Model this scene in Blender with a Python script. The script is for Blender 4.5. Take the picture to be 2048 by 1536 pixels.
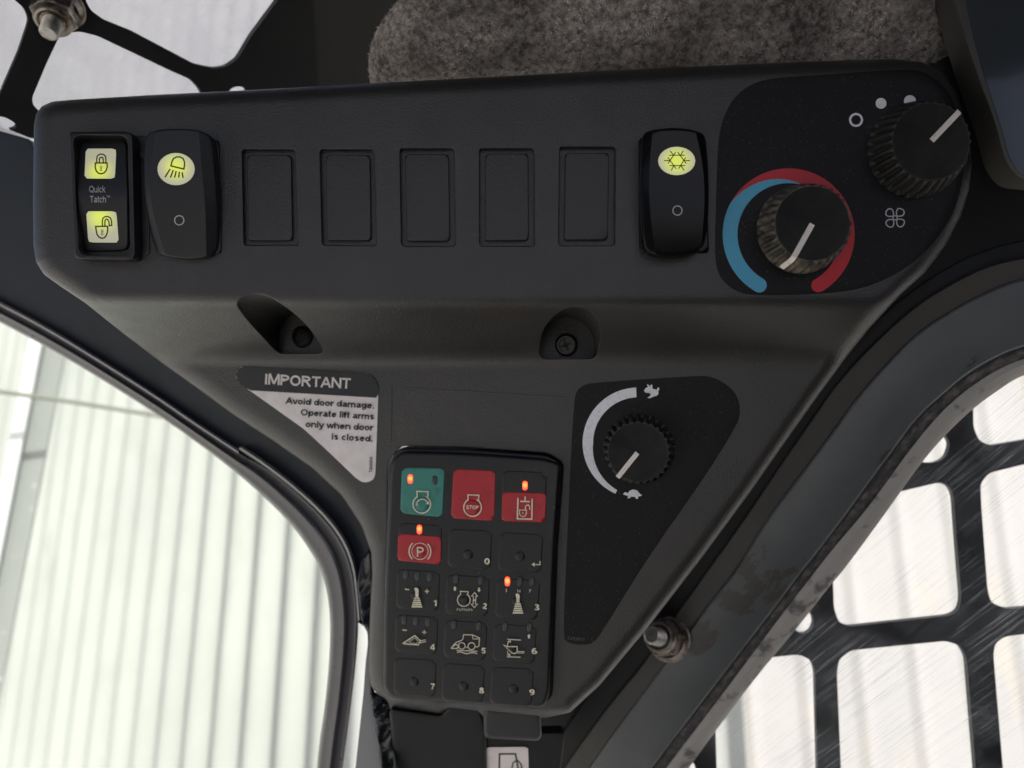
import bpy, math, random
import numpy as np
from mathutils import Vector
from mathutils.geometry import delaunay_2d_cdt
random.seed(7); rng = np.random.default_rng(7)
scene = bpy.context.scene
for o in list(bpy.data.objects): bpy.data.objects.remove(o)
C = scene.collection
PI = math.pi

# ------------------------------------------------------------------ camera, world, sun, exposure
S = 0.00019          # metres per drawing unit; one unit is one photo pixel at the console face
F = 1500.0           # camera distance to the console face, in units
cd = bpy.data.cameras.new('camera'); cam = bpy.data.objects.new('camera', cd); C.objects.link(cam)
cam.location = (0, -F*S, 0); cam.rotation_euler = (PI/2, 0, 0)
cd.sensor_width = 36; cd.lens = F/2048*36; cd.clip_start = 0.01; cd.clip_end = 200
cd.dof.use_dof = True; cd.dof.focus_distance = 0.296; cd.dof.aperture_fstop = 8.5
scene.camera = cam
SUN_EL, SUN_AZ = 56, 146     # azimuth from +Y towards +X
w = bpy.data.worlds.new('World'); scene.world = w; w.use_nodes = True
nt = w.node_tree; bg = nt.nodes['Background']
sky = nt.nodes.new('ShaderNodeTexSky'); sky.sky_type = 'NISHITA'; sky.sun_disc = False
sky.sun_elevation = math.radians(SUN_EL); sky.sun_rotation = math.radians(SUN_AZ)
sky.dust_density = 4; sky.air_density = 0.45
nt.links.new(sky.outputs[0], bg.inputs[0]); bg.inputs[1].default_value = 0.12
sl = bpy.data.lights.new('sun', 'SUN'); sun = bpy.data.objects.new('sun', sl); C.objects.link(sun)
sl.energy = 4.0; sl.angle = math.radians(0.5); sl.color = (1, .965, .9)
az, el = math.radians(SUN_AZ), math.radians(SUN_EL)
sd = Vector((math.sin(az)*math.cos(el), math.cos(az)*math.cos(el), math.sin(el)))
sun.rotation_euler = sd.to_track_quat('Z', 'Y').to_euler()
sun.location = sd*10
vs = scene.view_settings; vs.view_transform = 'Standard'; vs.look = 'None'; vs.exposure = 0.5; vs.gamma = 1

# ------------------------------------------------------------------ geometry helpers
def W(px, py, d):
    """photo drawing coordinates + depth towards the camera (units) -> metres"""
    px = np.asarray(px, float); py = np.asarray(py, float); d = np.broadcast_to(np.asarray(d, float), px.shape)
    t = (F-d)/F
    return np.stack([(px-1024)*t*S, -d*S, (768-py)*t*S], -1)
def W1(px, py, d): return Vector(W(px, py, d).tolist())
def plane(c, gx, gy):
    def h(px, py):
        g = gx*(np.asarray(px, float)-1024)+gy*(np.asarray(py, float)-768)
        return (c+g)/(1+g/F)
    return h
def plane_at(px, py, d, gx, gy):
    k = (F-d)/F
    return plane(d-gx*(px-1024)*k-gy*(py-768)*k, gx, gy)
def const(c): return lambda px, py: np.zeros_like(np.asarray(px, float))+c
def plus(h, e): return lambda px, py: h(px, py)+e
def nrm(h, px, py):
    e = 2.0
    a = W(px+e, py, h(px+e, py))-W(px-e, py, h(px-e, py)); b = W(px, py-e, h(px, py-e))-W(px, py+e, h(px, py+e))
    n = Vector(np.cross(b, a).tolist()).normalized()
    return n if n.y < 0 else -n

def chaikin(p, n=2, closed=True):
    p = np.asarray(p, float)
    for _ in range(n):
        q = np.roll(p, -1, 0) if closed else p[1:]
        a = p if closed else p[:-1]
        r = np.empty((2*len(a), 2)); r[0::2] = a*.75+q*.25; r[1::2] = a*.25+q*.75
        p = r if closed else np.vstack([p[:1], r, p[-1:]])
    return p
def rpoly(pts, r, n=6):
    """polygon with rounded corners"""
    pts = np.asarray(pts, float); out = []
    N = len(pts); r = r if hasattr(r, '__len__') else [r]*N
    for i in range(N):
        p0, p, p1 = pts[i-1], pts[i], pts[(i+1) % N]
        a = p0-p; b = p1-p; la = np.hypot(*a); lb = np.hypot(*b)
        k = min(r[i], la*.48, lb*.48); A = p+a/la*k; B = p+b/lb*k
        for j in range(n+1):
            t = j/n; out.append((1-t)**2*A+2*t*(1-t)*p+t*t*B)
    return np.array(out)
def resample(p, step, closed=True):
    p = np.asarray(p, float)
    if closed: p = np.vstack([p, p[:1]])
    L = np.hypot(*(p[1:]-p[:-1]).T); s = np.concatenate([[0], np.cumsum(L)])
    n = max(3, int(round(s[-1]/step))); t = np.linspace(0, s[-1], n+1)
    q = np.stack([np.interp(t, s, p[:, 0]), np.interp(t, s, p[:, 1])], -1)
    return q[:-1] if closed else q
def inside(P, poly):
    x, y = P[:, 0], P[:, 1]; c = np.zeros(len(P), bool); n = len(poly)
    for i in range(n):
        x0, y0 = poly[i-1]; x1, y1 = poly[i]
        if y0 == y1: continue
        k = (y0 > y) != (y1 > y)
        c ^= k & (x < (x1-x0)*(y-y0)/(y1-y0)+x0)
    return c
def dist(P, poly):
    d = np.full(len(P), 1e9); n = len(poly)
    for i in range(n):
        a = poly[i-1]; b = poly[i]; ab = b-a; L = ab@ab
        if L < 1e-12: continue
        t = np.clip(((P-a)@ab)/L, 0, 1); q = P-a-t[:, None]*ab
        d = np.minimum(d, np.hypot(q[:, 0], q[:, 1]))
    return d
def ell(cx, cy, rx, ry=None, n=40, a0=0, rot=0):
    ry = rx if ry is None else ry; t = np.linspace(0, 2*PI, n, endpoint=False)+a0
    return np.stack([cx+rx*np.cos(t), cy-ry*np.sin(t)], -1)
def arc(cx, cy, r, a0, a1, n=20, ry=None):
    t = np.radians(np.linspace(a0, a1, n)); ry = r if ry is None else ry
    return np.stack([cx+r*np.cos(t), cy-ry*np.sin(t)], -1)

# ------------------------------------------------------------------ objects
def thing(name, label, cat, loc, group=None):
    o = bpy.data.objects.new(name, None); o.empty_display_size = .01; C.objects.link(o)
    o.location = loc; o['label'] = label; o['category'] = cat
    if group: o['group'] = group
    return o
def wloc(o):
    v = Vector(o.location)
    while o.parent: o = o.parent; v += Vector(o.location)
    return v
def mk(name, verts, faces, mat, parent=None, smooth=35, label=None, cat=None, kind=None, group=None):
    verts = np.asarray(verts, float)
    base = wloc(parent) if parent else None
    c = Vector(verts.mean(0).tolist())
    me = bpy.data.meshes.new(name)
    me.from_pydata((verts-np.array(c)).tolist(), [], [tuple(int(i) for i in f) for f in faces]); me.validate()
    me.materials.append(mat)
    if smooth:
        me.polygons.foreach_set('use_smooth', [True]*len(me.polygons)); me.set_sharp_from_angle(angle=math.radians(smooth))
    o = bpy.data.objects.new(name, me); C.objects.link(o)
    if parent: o.parent = parent; o.location = c-base
    else: o.location = c
    if label: o['label'] = label
    if cat: o['category'] = cat
    if kind: o['kind'] = kind
    if group: o['group'] = group
    return o

def slab(name, outline, H, mat, parent=None, holes=(), step=14, r=0, rh=0, back=20, dirn=None, lines=(), hole_back=None, drop=1.0, ostep=None, **kw):
    """solid sheet: outline in drawing units, front surface at depth H, rounded front edge, sides going back"""
    out = resample(outline, ostep or min(step, 8)); hl = [resample(h, min(step, 6)) for h in holes]
    mn, mx = out.min(0), out.max(0)
    gx = np.arange(mn[0]+step*.37, mx[0], step); gy = np.arange(mn[1]+step*.37, mx[1], step)
    G = np.stack(np.meshgrid(gx, gy), -1).reshape(-1, 2)
    G[:, 0] += (np.floor((G[:, 1]-mn[1])/step) % 2)*step*.5
    G = G[inside(G, out)] if len(G) else G
    pts = []
    def keep(P, m, mh):
        if not len(P): return P
        k = inside(P, out) & (dist(P, out) > m)
        for h in hl: k &= ~inside(P, h) & (dist(P, h) > mh)
        return P[k]
    G = keep(G, r+step*.35, rh+step*.35)
    pts.append(G)
    def rings(poly, rr, sgn):
        q = np.roll(poly, -1, 0)-np.roll(poly, 1, 0); n = np.stack([-q[:, 1], q[:, 0]], -1); n /= np.maximum(np.hypot(*n.T), 1e-9)[:, None]
        if inside((poly[:1]+n[:1]*.4), poly)[0] != (sgn > 0): n = -n
        for s in (.08, .25, .5, .78, 1.02):
            P = poly+n*s*rr
            yield P, s*rr
    if r > 0:
        for P, s in rings(out, r, 1): pts.append(keep(P, s*.93, rh+step*.2))
    if rh > 0:
        for h in hl:
            for P, s in rings(h, rh, -1): pts.append(keep(P, r+.5, s*.93))
    V = [out]+hl; ed = []; k = 0
    for p in V:
        n = len(p); ed += [(k+i, k+(i+1) % n) for i in range(n)]; k += n
    for l in lines:
        l = resample(l, step*.6, False); l = l[inside(l, out)]
        if len(l) < 2: continue
        V.append(l); ed += [(k+i, k+i+1) for i in range(len(l)-1)]; k += len(l)
    A = np.vstack(V+[p for p in pts if len(p)])
    res = delaunay_2d_cdt([Vector(p) for p in A.tolist()], ed, [], 0, 1e-4)
    P = np.array([tuple(v) for v in res[0]]); T = np.array([f for f in res[2] if len(f) == 3])
    cen = P[T].mean(1); k = inside(cen, out)
    for h in hl: k &= ~inside(cen, h)
    T = T[k]
    d = H(P[:, 0], P[:, 1]).astype(float)
    if r > 0:
        s = np.minimum(dist(P, out), r); d = d-(r-np.sqrt(np.maximum(r*r-(r-s)**2, 0)))*drop
    if rh > 0:
        for h in hl:
            s = np.minimum(dist(P, h), rh); d = d-(rh-np.sqrt(np.maximum(rh*rh-(rh-s)**2, 0)))
    X = W(P[:, 0], P[:, 1], d)
    # boundary edges -> sides
    E = {}
    for t in T:
        for a, b in ((t[0], t[1]), (t[1], t[2]), (t[2], t[0])): E[(a, b)] = 1
    bd = [e for e in E if (e[1], e[0]) not in E]
    cent = P.mean(0)
    dv = np.array(dirn if dirn is not None else (0, 1, 0), float)
    faces = [tuple(t) for t in T]
    # orient front faces towards the camera
    n0 = np.cross(X[T[0][1]]-X[T[0][0]], X[T[0][2]]-X[T[0][0]])
    flip = n0[1] > 0
    if flip: faces = [f[::-1] for f in faces]; bd = [(b, a) for a, b in bd]
    if back:
        ids = sorted({i for e in bd for i in e}); mp = {i: len(X)+j for j, i in enumerate(ids)}
        ho = None
        Bk = X[ids]+dv*back*S
        X = np.vstack([X, Bk])
        faces += [(b, a, mp[a], mp[b]) for a, b in bd]
    return mk(name, X, faces, mat, parent, **kw)

def glyphs(w):
    h = w/2; X = .73
    def E(cx, cy, rx, ry, a0=0, a1=360, n=18):
        t = np.radians(np.linspace(a0, a1, n)); return [(cx+(rx-h)*math.cos(q), cy+(ry-h)*math.sin(q)) for q in t]
    def V(x, a=0, b=1): return [(x, a), (x, b)]
    def Hh(y, a, b): return [(a, y), (b, y)]
    xo = lambda c=.37: E(c, X/2, .34, X/2)
    g = {' ': (.36, [])}
    g['I'] = (.34, [V(.17)])
    g['M'] = (1.14, [V(.12), V(1.02), [(.12, 1), (.12+h*.6, 1-h*.2), (.57, h*.9), (1.02-h*.6, 1-h*.2), (1.02, 1)]])
    bowl = lambda x, y0, y1, r: [(x, y0+h), (x+r*.4, y0+h)]+E(x+r*.4, (y0+y1)/2, r*.6+h, (y1-y0)/2, -90, 90)+[(x, y1-h)]
    g['P'] = (.9, [V(.13), bowl(.13, .42, 1, .64)])
    g['R'] = (.98, [V(.13), bowl(.13, .45, 1, .64), [(.46, .5), (.86, 0)]])
    g['O'] = (1.1, [E(.55, .5, .5, .5)])
    g['Q'] = (1.1, [E(.55, .5, .5, .5), [(.62, .3), (1.02, -.04)]])
    g['T'] = (.86, [V(.43, 0, 1), Hh(1-h, .02, .84)])
    g['A'] = (.98, [[(.07, 0), (.49, 1-h*.2), (.91, 0)], Hh(.33, .2, .78)])
    g['N'] = (1.0, [V(.13), V(.87), [(.13, 1-h*.2), (.87, h*.2)]])
    g['H'] = (1.0, [V(.13), V(.87), Hh(.52, .13, .87)])
    g['F'] = (.8, [V(.13), Hh(1-h, .13, .76), Hh(.53, .13, .68)])
    g['S'] = (.92, [E(.46, .735, .38, .265, 25, 262, 14)+[(.5, .5)]+E(.46, .265, .4, .265, 82, -155, 14)])
    g['o'] = (.76, [xo()])
    g['v'] = (.72, [[(.06, X), (.36, .02), (.66, X)]])
    g['i'] = (.32, [V(.16, 0, X), V(.16, 1-w*.95, 1)])
    g['l'] = (.32, [V(.16)])
    g['d'] = (.8, [E(.36, X/2, .32, X/2), V(.67)])
    g['p'] = (.8, [E(.44, X/2, .32, X/2), V(.13, -.26, X)])
    g['g'] = (.8, [E(.36, X/2, .32, X/2), V(.67, 0, X), E(.37, .02, .33, .3, -8, -155, 10)])
    g['r'] = (.5, [V(.13, 0, X), E(.42, .4, .30, .33, 165, 75, 8)])
    g['n'] = (.8, [V(.13, 0, X), [(.13, .3)]+E(.40, .44, .27+h, .29, 170, 0, 10)+[(.67, 0)]])
    g['m'] = (1.16, [V(.13, 0, X), [(.13, .3)]+E(.36, .45, .23+h, .28, 170, 0, 10)+[(.59, 0)], [(.59, .3)]+E(.80, .45, .22+h, .28, 170, 0, 10)+[(1.02, 0)]])
    g['h'] = (.8, [V(.13), [(.13, .3)]+E(.40, .44, .27+h, .29, 170, 0, 10)+[(.67, 0)]])
    g['u'] = (.8, [V(.67, 0, X), [(.13, X)]+E(.40, .29, .27+h, .29, 180, 350, 10)])
    g['a'] = (.76, [E(.37, .46, .29, .27, 155, 5, 10)+[(.63, 0)], [(.62, .43), (.36, .38)]+E(.31, .21, .25, .21, 100, 310, 10)+[(.6, .16)]])
    g['e'] = (.76, [[(.08, .40), (.68, .40)]+E(.38, X/2, .33, X/2, 8, 320, 20)])
    g['c'] = (.7, [E(.38, X/2, .33, X/2, 48, 312, 16)])
    g['s'] = (.7, [E(.35, .53, .27, .20, 25, 255, 12)+[(.38, .37)]+E(.35, .20, .29, .20, 80, -155, 12)])
    g['t'] = (.44, [[(.19, .95), (.19, .2)]+E(.19+.17, .18, .17+h, .18, 185, 275, 6), Hh(X-h, .02, .4)])
    g['f'] = (.42, [[(.17, 0), (.17, .8)]+E(.34, .8, .17+h, .2, 180, 95, 6), Hh(X-h, .02, .38)])
    g['y'] = (.72, [[(.06, X), (.37, .05)], [(.66, X), (.32, -.14), (.22, -.21), (.08, -.2)]])
    g['w'] = (1.02, [[(.06, X), (.28, .02), (.51, X-.02), (.74, .02), (.96, X)]])
    g['k'] = (.74, [V(.13), [(.64, X), (.13, .27)], [(.32, .42), (.68, 0)]])
    g['.'] = (.36, [V(.17, 0, w*1.05)])
    g['/'] = (.4, [[(.04, -.02), (.36, 1.02)]])
    g['0'] = (.76, [E(.38, .5, .32, .5)])
    g['1'] = (.6, [V(.38), [(.1, .74), (.26, .82), (.38, .97)]])
    g['2'] = (.76, [E(.37, .69, .31, .31, 165, -30, 12)+[(.1, h), (.1, h)], Hh(h, .06, .70)])
    g['3'] = (.76, [E(.36, .75, .28, .25, 160, -85, 12), E(.36, .27, .32, .27, 85, -160, 12), Hh(.51, .28, .42)])
    g['4'] = (.76, [V(.54), [(.54, .97), (.06, .3)], Hh(.24, .04, .74)])
    g['5'] = (.76, [[(.68, 1-h), (.2, 1-h), (.13, .5)], E(.37, .32, .32, .32, 125, -160, 14)])
    g['6'] = (.76, [E(.38, .32, .32, .32), E(.44, .5, .38, .5, 70, 190, 12)])
    g['7'] = (.76, [[(.06, 1-h), (.68, 1-h), (.44, .5), (.30, 0)]])
    g['8'] = (.76, [E(.38, .76, .27, .24), E(.38, .28, .32, .28)])
    g['9'] = (.76, [E(.38, .68, .32, .32), E(.32, .5, .38, .5, -110, 10, 12)])
    return g

class Flat:
    """collects flat 2-D marks and lays them on a surface"""
    def __init__(s): s.v = []; s.f = []
    def add(s, v, f):
        k = len(s.v); s.v += [tuple(p) for p in v]; s.f += [tuple(i+k for i in q) for q in f]; return s
    def stroke(s, pts, wd, closed=False):
        p = np.asarray(pts, float); n = len(p)
        if closed: t0 = p-np.roll(p, 1, 0); t1 = np.roll(p, -1, 0)-p
        else:
            t1 = np.vstack([p[1:]-p[:-1], p[-1:]-p[-2:-1]]); t0 = np.vstack([p[1:2]-p[:1], p[1:]-p[:-1]])
        t0 = t0/np.maximum(np.hypot(*t0.T), 1e-9)[:, None]; t1 = t1/np.maximum(np.hypot(*t1.T), 1e-9)[:, None]
        n0 = np.stack([-t0[:, 1], t0[:, 0]], -1); n1 = np.stack([-t1[:, 1], t1[:, 0]], -1)
        m = n0+n1; L = np.maximum((m*m).sum(1), .5); m = 2*m/L[:, None]
        a = p+m*wd/2; b = p-m*wd/2
        m_ = n if closed else n-1
        return s.add(list(a)+list(b), [(i, (i+1) % n, n+(i+1) % n, n+i) for i in range(m_)])
    def poly(s, pts, step=None):
        pts = np.asarray(pts, float); n = len(pts)
        A = [Vector(p) for p in pts.tolist()]
        if step:
            pts = resample(pts, step); n = len(pts); A = [Vector(p) for p in pts.tolist()]
            mn, mx = pts.min(0), pts.max(0)
            G = np.stack(np.meshgrid(np.arange(mn[0], mx[0], step), np.arange(mn[1], mx[1], step)), -1).reshape(-1, 2)
            G = G[inside(G, pts)]; G = G[dist(G, pts) > step*.4] if len(G) else G
            A += [Vector(p) for p in G.tolist()]
        r = delaunay_2d_cdt(A, [(i, (i+1) % n) for i in range(n)], [], 0, 1e-5)
        P = np.array([tuple(v) for v in r[0]]); T = np.array([f for f in r[2] if len(f) == 3]); T = T[inside(P[T].mean(1), pts)]
        return s.add(P, T.tolist())
    def band(s, a, b):
        n = len(a); return s.add(list(a)+list(b), [(i, i+1, n+i+1, n+i) for i in range(n-1)])
    def text(s, txt, p0, p1, h, bold=0.0):
        """plain sans lettering drawn with even strokes; bold widens the stroke"""
        wd = .13+bold*3.2; G = glyphs(wd); x = 0; L = []
        for ch in txt:
            adv, st = G[ch]; L += [[(x+a, b) for a, b in q] for q in st]; x += adv
        al = np.array([p for q in L for p in q]); x0, x1 = al[:, 0].min()-wd/2, al[:, 0].max()+wd/2
        p0 = np.array(p0, float); p1 = np.array(p1, float); n = np.hypot(*(p1-p0)); u = (p1-p0)/n; up = np.array([u[1], -u[0]])*h; k = n/(x1-x0)
        T = Flat(); L2 = []
        for q in L:          # split at sharp corners so that they do not spike
            cur = [q[0]]
            for i in range(1, len(q)-1):
                cur.append(q[i]); a = np.subtract(q[i], q[i-1]); b = np.subtract(q[i+1], q[i])
                if a@b < -.2*np.hypot(*a)*np.hypot(*b): L2.append(cur); cur = [q[i]]
            cur.append(q[-1]); L2.append(cur)
        for q in L2:
            cl = len(q) > 3 and np.hypot(q[0][0]-q[-1][0], q[0][1]-q[-1][1]) < 1e-6
            T.stroke(q[:-1] if cl else q, wd, cl)
        return s.add([p0+u*k*(a-x0)+up*b for a, b in T.v], T.f)
    def map(s, fn): s.v = [fn(*p) for p in s.v]; return s
    def build(s, name, H, mat, parent, eps=.8, thick=0, **kw):
        P = np.array(s.v); X = W(P[:, 0], P[:, 1], H(P[:, 0], P[:, 1])+eps); f = []
        for q in s.f:
            n = np.cross(X[q[1]]-X[q[0]], X[q[2]]-X[q[0]]); f.append(q[::-1] if n[1] > 0 else q)
        return mk(name, X, f, mat, parent, smooth=60, **kw)

def sweep(name, A, B, prof, H, mat, parent, n=90, **kw):
    """strip between two guide lines; prof = [(t across, depth offset)]"""
    A = np.asarray(A, float); B = np.asarray(B, float)
    def rs(p):
        L = np.hypot(*(p[1:]-p[:-1]).T); s_ = np.concatenate([[0], np.cumsum(L)]); t = np.linspace(0, s_[-1], n)
        return np.stack([np.interp(t, s_, p[:, 0]), np.interp(t, s_, p[:, 1])], -1)
    a = rs(chaikin(A, 3, False)); b = rs(chaikin(B, 3, False)); V = []; m = len(prof)
    for t, o in prof:
        q = a*(1-t)+b*t; V.append(W(q[:, 0], q[:, 1], H(q[:, 0], q[:, 1])+o))
    V = np.concatenate(V); fc = [(j*n+i, j*n+i+1, (j+1)*n+i+1, (j+1)*n+i) for j in range(m-1) for i in range(n-1)]
    return mk(name, V, fc, mat, parent, **kw)

def frame_of(axis):
    a = Vector(axis).normalized(); x = a.cross(Vector((0, 0, 1)))
    if x.length < .1: x = a.cross(Vector((1, 0, 0)))
    x.normalize(); return x, a.cross(x).normalized(), a
def lathe(name, o, axis, rings, mat, parent, n=32, radf=None, caps=True, rot=0, **kw):
    """rings = [(height, radius)] in units along axis"""
    x, y, a = frame_of(axis); V = []; fc = []; o = Vector(o)
    for k, (h, r) in enumerate(rings):
        for i in range(n):
            t = 2*PI*i/n+rot; rr = r*(radf(t, k) if radf else 1)
            V.append(tuple(o+a*h*S+(x*math.cos(t)+y*math.sin(t))*rr*S))
    for k in range(len(rings)-1):
        for i in range(n): j = (i+1) % n; fc.append((k*n+i, k*n+j, (k+1)*n+j, (k+1)*n+i))
    if caps: fc.append(tuple((len(rings)-1)*n+i for i in range(n)))
    return mk(name, V, fc, mat, parent, **kw)
def box3(c, ux, uy, uz):
    """box from centre and three half vectors"""
    c = Vector(c); V = [tuple(c+ux*i+uy*j+uz*k) for i in (-1, 1) for j in (-1, 1) for k in (-1, 1)]
    return V, [(0, 1, 3, 2), (4, 6, 7, 5), (0, 4, 5, 1), (2, 3, 7, 6), (0, 2, 6, 4), (1, 5, 7, 3)]

# ------------------------------------------------------------------ materials
def mat(name, col, rough=.5, metal=0, spec=.5, grain=None, mott=None, mott2=None, dust=None, coat=0, emis=None, rvar=0.0):
    """grain=(scale,strength) fine relief; mott=(scale, colour2, amount, lo, hi); dust=(scale, colour, threshold)"""
    m = bpy.data.materials.new(name); m.use_nodes = True; t = m.node_tree; b = t.nodes['Principled BSDF']
    b.inputs['Roughness'].default_value = rough; b.inputs['Metallic'].default_value = metal
    b.inputs['Specular IOR Level'].default_value = spec; b.inputs['Coat Weight'].default_value = coat
    b.inputs['Base Color'].default_value = (*col, 1)
    tc = t.nodes.new('ShaderNodeTexCoord').outputs['Object']
    def noise(s, det=4, ro=.6):
        n = t.nodes.new('ShaderNodeTexNoise'); n.inputs['Scale'].default_value = s; n.inputs['Detail'].default_value = det
        n.inputs['Roughness'].default_value = ro; t.links.new(tc, n.inputs['Vector']); return n.outputs['Fac']
    def ramp(f, lo, hi):
        r = t.nodes.new('ShaderNodeMapRange'); r.inputs['From Min'].default_value = lo; r.inputs['From Max'].default_value = hi
        t.links.new(f, r.inputs['Value']); return r.outputs['Result']
    src = None
    def mix(f, a, c2):
        x = t.nodes.new('ShaderNodeMix'); x.data_type = 'RGBA'; t.links.new(f, x.inputs['Factor'])
        if a is None: x.inputs['A'].default_value = (*col, 1)
        else: t.links.new(a, x.inputs['A'])
        x.inputs['B'].default_value = (*c2, 1); return x.outputs['Result']
    if mott: src = mix(ramp(noise(mott[0]), mott[2], mott[3]), src, mott[1])
    if mott2: src = mix(ramp(noise(mott2[0], 2), mott2[2], mott2[3]), src, mott2[1])
    if dust: src = mix(ramp(noise(dust[0], 2, .5), dust[2], dust[2]+.03), src, dust[1])
    if src: t.links.new(src, b.inputs['Base Color'])
    if rvar:
        r = t.nodes.new('ShaderNodeMapRange'); r.inputs['To Min'].default_value = rough-rvar; r.inputs['To Max'].default_value = rough+rvar
        r.inputs['From Min'].default_value = .3; r.inputs['From Max'].default_value = .7
        t.links.new(noise(60, 6, .7), r.inputs['Value']); t.links.new(r.outputs['Result'], b.inputs['Roughness'])
    if grain:
        bp = t.nodes.new('ShaderNodeBump'); bp.inputs['Strength'].default_value = grain[1]; bp.inputs['Distance'].default_value = .0004
        t.links.new(noise(grain[0], 3, .55), bp.inputs['Height']); t.links.new(bp.outputs[0], b.inputs['Normal'])
    if emis: b.inputs['Emission Color'].default_value = (*emis[0], 1); b.inputs['Emission Strength'].default_value = emis[1]
    return m
M = {}
M['console'] = mat('moulded_plastic', (.022, .0224, .0212), .40, spec=.75, grain=(1300, .65), mott=(35, (.034, .031, .027), .35, .75), dust=(700, (.22, .19, .15), .80), rvar=.05)
M['blank'] = mat('blank_plastic', (.021, .0213, .0204), .42, spec=.7, grain=(1300, .65), dust=(700, (.22, .19, .15), .80))
M['overlay'] = mat('overlay_film', (.006, .0058, .0058), .5, spec=.28, grain=(2600, .25), dust=(1600, (.09, .085, .08), .69))
M['switch'] = mat('switch_plastic', (.014, .015, .0165), .42, grain=(1500, .15), dust=(900, (.2, .18, .14), .76), rvar=.06)
M['gloss'] = mat('glossy_plastic', (.005, .005, .005), .16, spec=.22, dust=(900, (.16, .12, .1), .77), rvar=.05)
M['knob'] = mat('knob_plastic', (.008, .008, .008), .6, spec=.3, grain=(1500, .3), mott=(90, (.022, .02, .017), .4, .7))
M['knob_side'] = mat('dusty_knob_plastic', (.03, .028, .024), .6, grain=(1500, .3), mott=(130, (.20, .175, .13), .42, .70))
M['knob_side2'] = mat('slightly_dusty_knob_plastic', (.018, .018, .017), .55, grain=(1500, .3), mott=(130, (.032, .030, .026), .45, .72))
M['white'] = mat('white_pointer', (.88, .82, .74), .5, mott=(300, (.6, .5, .4), .58, .75))
M['print'] = mat('white_print', (.86, .86, .88), .5, mott=(700, (.62, .62, .63), .5, .8))
M['print_grey'] = mat('grey_print', (.52, .52, .53), .5)
M['print_cream'] = mat('cream_print', (.86, .80, .60), .5, mott=(900, (.5, .45, .33), .5, .8))
M['print_dim'] = mat('dim_print', (.10, .10, .10), .5)
M['ink'] = mat('black_ink', (.012, .013, .01), .6)
M['ink2'] = mat('sticker_ink', (.02, .022, .026), .5)
M['paper'] = mat('sticker_white', (.90, .84, .81), .5, mott=(120, (.78, .72, .69), .4, .7))
M['blue'] = mat('blue_print', (.085, .42, .62), .45, grain=(2600, .25))
M['red'] = mat('red_print', (.55, .016, .028), .45, grain=(2600, .25))
M['keygreen'] = mat('green_key', (.045, .26, .21), .42, mott=(200, (.03, .16, .13), .55, .75), grain=(1500, .1))
M['keyred'] = mat('red_key', (.48, .022, .032), .42, mott=(200, (.34, .018, .024), .55, .75), grain=(1500, .1))
M['keyblack'] = mat('black_key', (.0085, .0095, .011), .45, grain=(1500, .15), dust=(1100, (.12, .12, .11), .74))
M['keypad'] = mat('keypad_rubber', (.0075, .0085, .010), .42, grain=(1500, .15), dust=(900, (.12, .11, .1), .72), rvar=.08)
M['ledoff'] = mat('unlit_led', (.04, .044, .046), .35)
M['screw'] = mat('blackened_screw', (.03, .03, .03), .3, metal=.7)
M['steel'] = mat('black_painted_steel', (.012, .013, .015), .45, rvar=.1)
M['steel_edge'] = mat('worn_painted_steel', (.009, .009, .009), .55, spec=.3, rvar=.1)
M['navy'] = mat('door_frame_plastic', (.009, .014, .020), .48, spec=.4, rvar=.06)
M['rubber'] = mat('seal_rubber', (.075, .073, .078), .32, grain=(500, .2), rvar=.08)
M['lip'] = mat('lit_edge_strip', (.42, .42, .40), .3)  # pale colour paints the door edge catching window light
M['pillar'] = mat('pillar_paint', (.006, .007, .0085), .5, spec=.3, rvar=.06)
M['zinc'] = mat('zinc_nut', (.30, .27, .23), .42, metal=.85, mott=(220, (.10, .07, .05), .45, .65), grain=(900, .5))
M['stud'] = mat('stud_thread', (.42, .41, .38), .4, metal=.85, mott=(300, (.2, .17, .12), .5, .7))
M['frame_flat'] = mat('frame_paint', (.05, .047, .043), .45, grain=(900, .15), mott=(30, (.065, .06, .052), .4, .7))
M['roof'] = mat('blocker_lining', (.012, .012, .012), .8)
M['patch'] = mat('grey_sheet', (.30, .31, .31), .5)
M['sealant'] = mat('black_sealant', (.012, .015, .018), .22, grain=(170, 1.0))

# ------------------------------------------------------------------ setting outside
def wallmat(name, col, c2, tint):
    m = mat(name, col, .55, mott=(1.2, c2, .4, .65), rvar=.1)
    t = m.node_tree; b = t.nodes['Principled BSDF']; src = b.inputs['Base Color'].links[0].from_socket
    n = t.nodes.new('ShaderNodeTexNoise'); n.inputs['Scale'].default_value = 9; n.inputs['Detail'].default_value = 8
    mp = t.nodes.new('ShaderNodeMapping'); mp.inputs['Scale'].default_value = (1, 1, .25)
    t.links.new(t.nodes.new('ShaderNodeTexCoord').outputs['Object'], mp.inputs['Vector']); t.links.new(mp.outputs[0], n.inputs['Vector'])
    r = t.nodes.new('ShaderNodeMapRange'); r.inputs['From Min'].default_value = .58; r.inputs['From Max'].default_value = .75; r.inputs['To Max'].default_value = .5
    x = t.nodes.new('ShaderNodeMix'); x.data_type = 'RGBA'; t.links.new(n.outputs['Fac'], r.inputs['Value']); t.links.new(r.outputs[0], x.inputs['Factor'])
    t.links.new(src, x.inputs['A']); x.inputs['B'].default_value = (*tint, 1); t.links.new(x.outputs['Result'], b.inputs['Base Color'])
    return m
M['wall_l'] = wallmat('corrugated_sheet', (.47, .49, .465), (.42, .44, .42), (.34, .36, .34))
M['wall_r'] = wallmat('corrugated_sheet_stained', (.42, .42, .41), (.38, .38, .385), (.50, .47, .37))
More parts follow.
